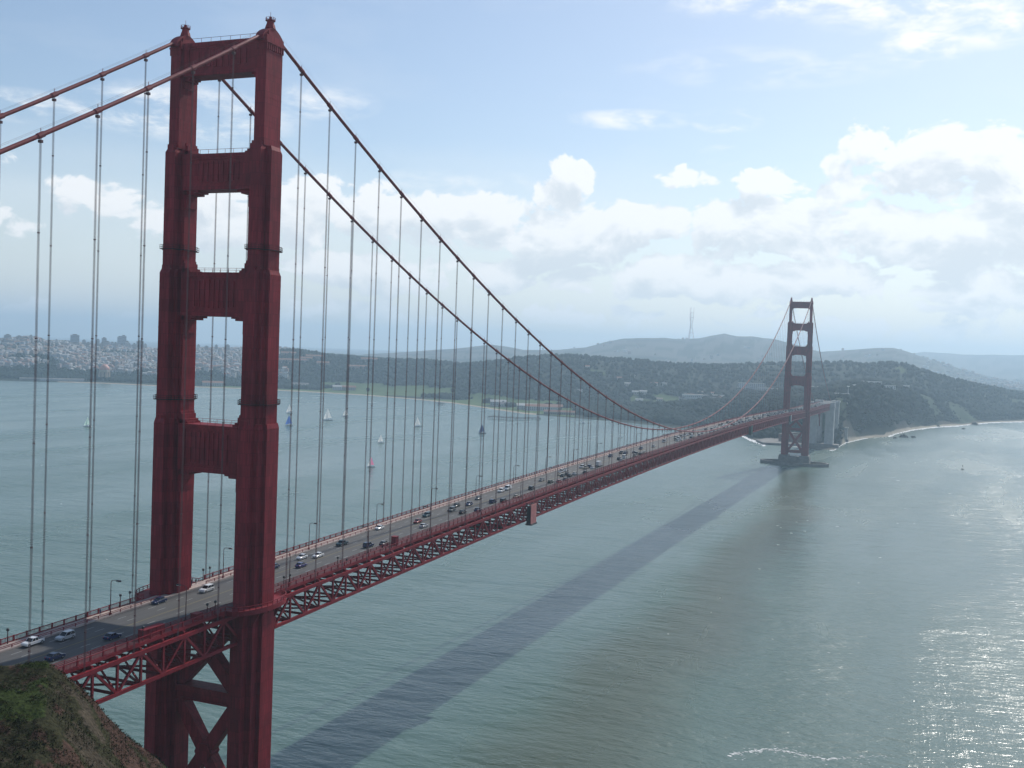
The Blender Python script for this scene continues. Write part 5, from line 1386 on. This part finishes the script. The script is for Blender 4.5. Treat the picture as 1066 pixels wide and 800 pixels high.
building(355, 190, 46, 20, 9, 'white hangar behind the beach, right of the near tower', WALLC[1], ROOFC[3], group='hangars behind the beach')
building(364, 200, 40, 20, 8, 'pale red-roofed hangar behind the beach', WALLC[0], ROOFC[2], group='hangars behind the beach')
building(313, 200, 50, 22, 8, 'white hangar close right of the near tower', WALLC[1], ROOFC[0], group='hangars behind the beach')
building(222, 90, 60, 24, 10, 'pale red-roofed boathouse seen through the tower opening', WALLC[1], ROOFC[2], nm='boathouse')
rows = [(k, v_) for k, v_ in enumerate([205, 216, 228, 240, 292, 300, 309, 318, 327, 336, 372, 384])]
for k, u in rows: building(u, 560+rh_.uniform(-60, 80), rh_.uniform(40, 62), 15, 9, 'rose-walled barrack with a red roof in the row below the wooded hill', WALLC[4], ROOFC[2], group='red-roofed barracks below the wooded hill', nm='barrack')
# white villas and sheds on the wooded slopes
VG = 'pale buildings scattered over the wooded slope'
for k in range(20):
    u = rh_.uniform(600, 770); o_f = rh_.uniform(380, 760) if rh_.random() < .6 else rh_.uniform(250, 800)
    building(u, o_f, rh_.uniform(10, 20), rh_.uniform(8, 12), rh_.uniform(5, 8), 'small pale building half hidden in the wood left of the far tower', rh_.choice(WALLC[:3]), rh_.choice(ROOFC), group=VG, nm='villa', dz=1)
for k, (u, o_f, w, h, l) in enumerate([(783, 900, 70, 16, 'large pale hospital block on the wooded slope, left of the far tower'), (800, 880, 50, 9, 'low pale block on the slope right behind the far tower cable'), (735, 520, 110, 6, 'long low white depot on the slope left of the far tower'), (755, 480, 60, 5, 'long white wall of parked vans below the hospital block'),
                                     (848, 860, 36, 9, 'pale building on the slope just right of the far tower'), (908, 330, 44, 8, 'pale bluff-top building, leftmost of three on the right-hand cliff'), (926, 320, 30, 8, 'pale bluff-top building, middle of three on the right-hand cliff'), (942, 330, 24, 10, 'bright white bluff-top building, rightmost of three on the right-hand cliff'),
                                     (886, 240, 26, 5, 'low gun battery wall on the bluff above the cliff'), (899, 250, 40, 5, 'longer gun battery wall on the bluff above the cliff')]):
    building(u, o_f, w, 16, h, l, WALLC[1] if k != 8 else M_CONC, ROOFC[3], False, dz=2)
# toll building and lamp mast at the end of the bridge
building(872, 1975+0, 34, 14, 8, 'pale toll building where the bridge meets the land', WALLC[0], ROOFC[3], False, nm='toll_building') if False else None
p = Vector((1770, -6, 0)); t = tag(empty('toll_building', (1845, -12, 79)), 'pale toll building where the bridge meets the land', 'building')
b = MB(); b.box(-5, 5, -13, 13, -30, 5); b.build('wall', WALLC[0], t); b = MB(); b.box(-6, 6, -14.5, 14.5, 5.01, 6); b.build('roof', ROOFC[3], t)
b = MB()
for k in range(5): b.box(-5.06, -4.95, -11.5+k*5, -8.5+k*5, 1.5, 4)
b.build('window', M_GLASS, t)
t = tag(empty('light_mast', (1850, -24, 79)), 'tall thin white light mast at the landward end of the bridge', 'light mast')
b = MB(); b.tube([(0, 0, -3), (0, 0, 19)], [.5, .3], 8); b.build('pole', WALLC[1], t); b = MB(); b.box(-1.2, 1.2, -2.2, 2.2, 18.6, 20); b.build('lamp_head', M_LAMP, t)

# concrete pylon and arch at the far end, fort below
t = tag(empty('concrete_pylon', (1623, 0, 0)), 'massive pale concrete pylon carrying the far end of the bridge', 'pylon')
for s in (-1, 1):
    b = MB(); b.box(-8, 8, s*14-7, s*14+7, -2, 68)
    for k in range(4): b.box(-8.5, -8, s*14-6+k*3.4, s*14-4.4+k*3.4, 4, 64)
    b.box(-9, 9, s*14-8, s*14+8, 66.003, 69); b.box(-7, 7, s*17.8-3.6, s*17.8+3.6, 69.003, 74.6); b.box(-7.6, 7.6, s*17.8-4.1, s*17.8+4.1, 74.603, 75.8)
    b.build('shaft', M_CONC, t)
b = MB(); b.box(-6, 6, -7, 7, 60, 65.9); b.prism_x([(-7, 60), (-7, 55), (-5, 57.5), (0, 59.98), (5, 57.5), (7, 55), (7, 60)], -5.5, 5.5); b.build('cross_wall', M_CONC, t)
b = MB(); b.box(-13, 12, -30, 28, -4, 5.5); b.build('base', M_CONCD, t)
t = tag(empty('concrete_buttress', (1722, 0, 0)), 'smaller paired concrete piers on land behind the big pylon', 'pylon')
for s in (-1, 1):
    b = MB(); b.box(-7, 7, s*14-6, s*14+6, -2, 72); b.box(-8, 8, s*14-7, s*14+7, 72.003, 75); b.build('shaft', M_CONC, t)
for k, (xx, yy, h) in enumerate(((1758, -21, 29), (1770, -30, 25))):
    t2 = tag(empty('retaining_pier', (xx, yy, 0)), ['pale upright concrete pier right of the big pylon, taller left one of two', 'pale upright concrete pier right of the big pylon, shorter right one of two'][k], 'pier')
    b = MB(); b.box(-4, 4, -2.6, 2.6, -2, h); b.box(-4.6, 4.6, -3.2, 3.2, h+.003, h+1.6); b.build('shaft', M_CONC, t2); b = MB(); b.box(-6, 6, -4.5, 4.5, -3, 5); b.build('base', M_CONCD, t2)
t = tag(empty('steel_arch', (1672, 0, 0)), 'red steel arch span between the concrete pylon and the piers on land', 'arch')
for s in (-1, 1):
    b = MB(); P_ = [(-40+80*k/16, 30+26*math.sin(math.pi*k/16)) for k in range(17)]
    for k in range(16): b.beam((P_[k][0], s*11, P_[k][1]), (P_[k+1][0], s*11, P_[k+1][1]), 1.4, 2.2)
    for k in range(0, 17, 2): b.beam((P_[k][0], s*11, P_[k][1]), (P_[k][0], s*11, 68), .8, .8, (1, 0, 0))
    b.build('rib', M_RED, t)
t = tag(empty('approach_deck', (1672, 0, 0)), 'roadway continuing from the bridge over the arch to the toll building', 'viaduct')
b = MB(); b.box(-49, 150, -13, 13, 68.6, 71.6); b.build('deck', M_ROAD, t)
b = MB()
for s in (-1, 1): b.box(-49, 150, min(s*12.9, s*13.3), max(s*12.9, s*13.3), 68, 72.9)
b.build('parapet', M_RED, t)
M_BRICK = mat('old_brick', (.24, .13, .10), .9, .2, .2)
t = tag(empty('brick_fort', (1672, 44, 0), R(-12)), 'squat dark brick fort at the waterline under the far end of the bridge', 'fort')
b = MB(); w_, d_ = 62, 44
b.box(-w_/2, w_/2, -d_/2, -d_/2+9, -2, 15); b.box(-w_/2, w_/2, d_/2-9, d_/2, -2, 15); b.box(-w_/2, -w_/2+9, -d_/2+9, d_/2-9, -2, 15); b.box(w_/2-9, w_/2, -d_/2+9, d_/2-9, -2, 15); b.build('wall', M_BRICK, t)
b = MB()
for (x0, x1, y0, y1) in ((-w_/2-.4, w_/2+.4, -d_/2-.4, -d_/2+9), (-w_/2-.4, w_/2+.4, d_/2-9, d_/2+.4), (-w_/2-.4, -w_/2+9, -d_/2+9, d_/2-9), (w_/2-9, w_/2+.4, -d_/2+9, d_/2-9)): b.box(x0, x1, y0, y1, 15.003, 16)
b.build('parapet', M_CONCD, t)
b = MB()
for fl in range(3):
    for k in range(9):
        xx = -w_/2+4+k*6.7; b.box(xx-.9, xx+.9, -d_/2-.05, -d_/2+.05, 2+fl*4.3, 4.4+fl*4.3)
        if k < 6: yy = -d_/2+4+k*7; b.box(-w_/2-.05, -w_/2+.05, yy-.9, yy+.9, 2+fl*4.3, 4.4+fl*4.3)
b.build('gun_port', M_DARK, t)
b = MB(); b.tube([(-w_/2+5, -d_/2+5, 16), (-w_/2+5, -d_/2+5, 22), (-w_/2+5, -d_/2+5, 24.5)], [1.5, 1.4, .2], 8); b.build('lighthouse', WALLC[1], t)
b = MB(); b.prism([(1585+(-1672)*0, 90), (1600, 20), (1660, 10), (1725, 20), (1725, 96), (1640, 110)], -3, 3.6, .97); tag(b.build('sea_wall', M_CONCD), 'dark rubble sea wall skirting the fort at the waterline', 'sea wall')

# rocks off the right-hand beach
M_ROCK = mat('sea_rock', (.075, .065, .055), .9, .3, .3)
for k, (u, v, s, l) in enumerate([(941, 455.5, 9, 'big dark rock with a white side at the near end of the right beach'), (951, 455.8, 5, 'small dark rock just right of the big one'), (932, 456.5, 4, 'smallest dark rock left of the big one'), (1003, 447, 4, 'small dark rock in the water before the white beach'), (1015, 442.5, 9, 'dark outcrop breaking the white right-hand beach'), (977, 444.5, 5, 'small dark outcrop on the white beach')]):
    p = atz(u, v); vv, ff = blob_template(40+k, 3); vv = vv*np.array([s*.75, s*.85, s*.6]); bm_ = np.array([fbm(*(q/s*1.6), o=3) for q in vv])[:, None]; vv = vv*(1+.25*bm_)
    o = link('rock', np_mesh('rock', vv, ff, M_ROCK, False)); o.location = (p[0], p[1], .1*s); tag(o, l, 'rock', 'rocks along the right-hand beach')

# radio mast on the far hill
r = 7600; a, zb = zat(719, 349, r); _, ztp = zat(719, 320.5, r); x, y = CAM[0]+r*math.cos(R(a)), CAM[1]+r*math.sin(R(a)); g = min(ground(a, r), zb)-4; H_ = ztp-g
M_MASTP = mat('mast_paint', (.40, .20, .17), .7)
t = tag(empty('radio_mast', (x, y, g), R(a)), 'tall three-legged radio mast standing on the far hill', 'radio mast')
rad = lambda q: (25-19*min(1, q/.45)) if q < .45 else (6+9*(q-.45)/.25 if q < .7 else 15+2*(q-.7))
L3 = [(math.cos(k*2.094+.3), math.sin(k*2.094+.3)) for k in range(3)]
for k in range(3):
    b = MB(); qs = np.linspace(0, 1, 13); b.tube([(L3[k][0]*rad(q), L3[k][1]*rad(q), q*H_) for q in qs], [1.7-.8*q for q in qs], 6); b.build('leg', M_MASTP, t)
b = MB()
for q in (.22, .42, .58, .7, .84):
    for k in range(3):
        p0, p1 = L3[k], L3[(k+1) % 3]; b.beam((p0[0]*rad(q), p0[1]*rad(q), q*H_), (p1[0]*rad(q), p1[1]*rad(q), q*H_), 1.6, 2.2)
for q0, q1 in ((0, .22), (.22, .42), (.42, .58), (.58, .7), (.7, .84)):
    for k in range(3):
        p0, p1 = L3[k], L3[(k+1) % 3]; b.beam((p0[0]*rad(q0), p0[1]*rad(q0), q0*H_), (p1[0]*rad(q1), p1[1]*rad(q1), q1*H_), .7)
b.build('cross_beam', M_MASTP, t)
#==TAIL
S.render.engine = 'CYCLES'
S.cycles.use_denoising = True
S.cycles.max_bounces = 6; S.cycles.diffuse_bounces = 2; S.cycles.glossy_bounces = 3; S.cycles.volume_bounces = 1; S.cycles.transparent_max_bounces = 8
S.view_settings.view_transform = 'Standard'; S.view_settings.look = 'None'
S.view_settings.exposure = 0.28; S.view_settings.gamma = 1.0
try: S.view_settings.use_curve_mapping = False
except Exception: pass
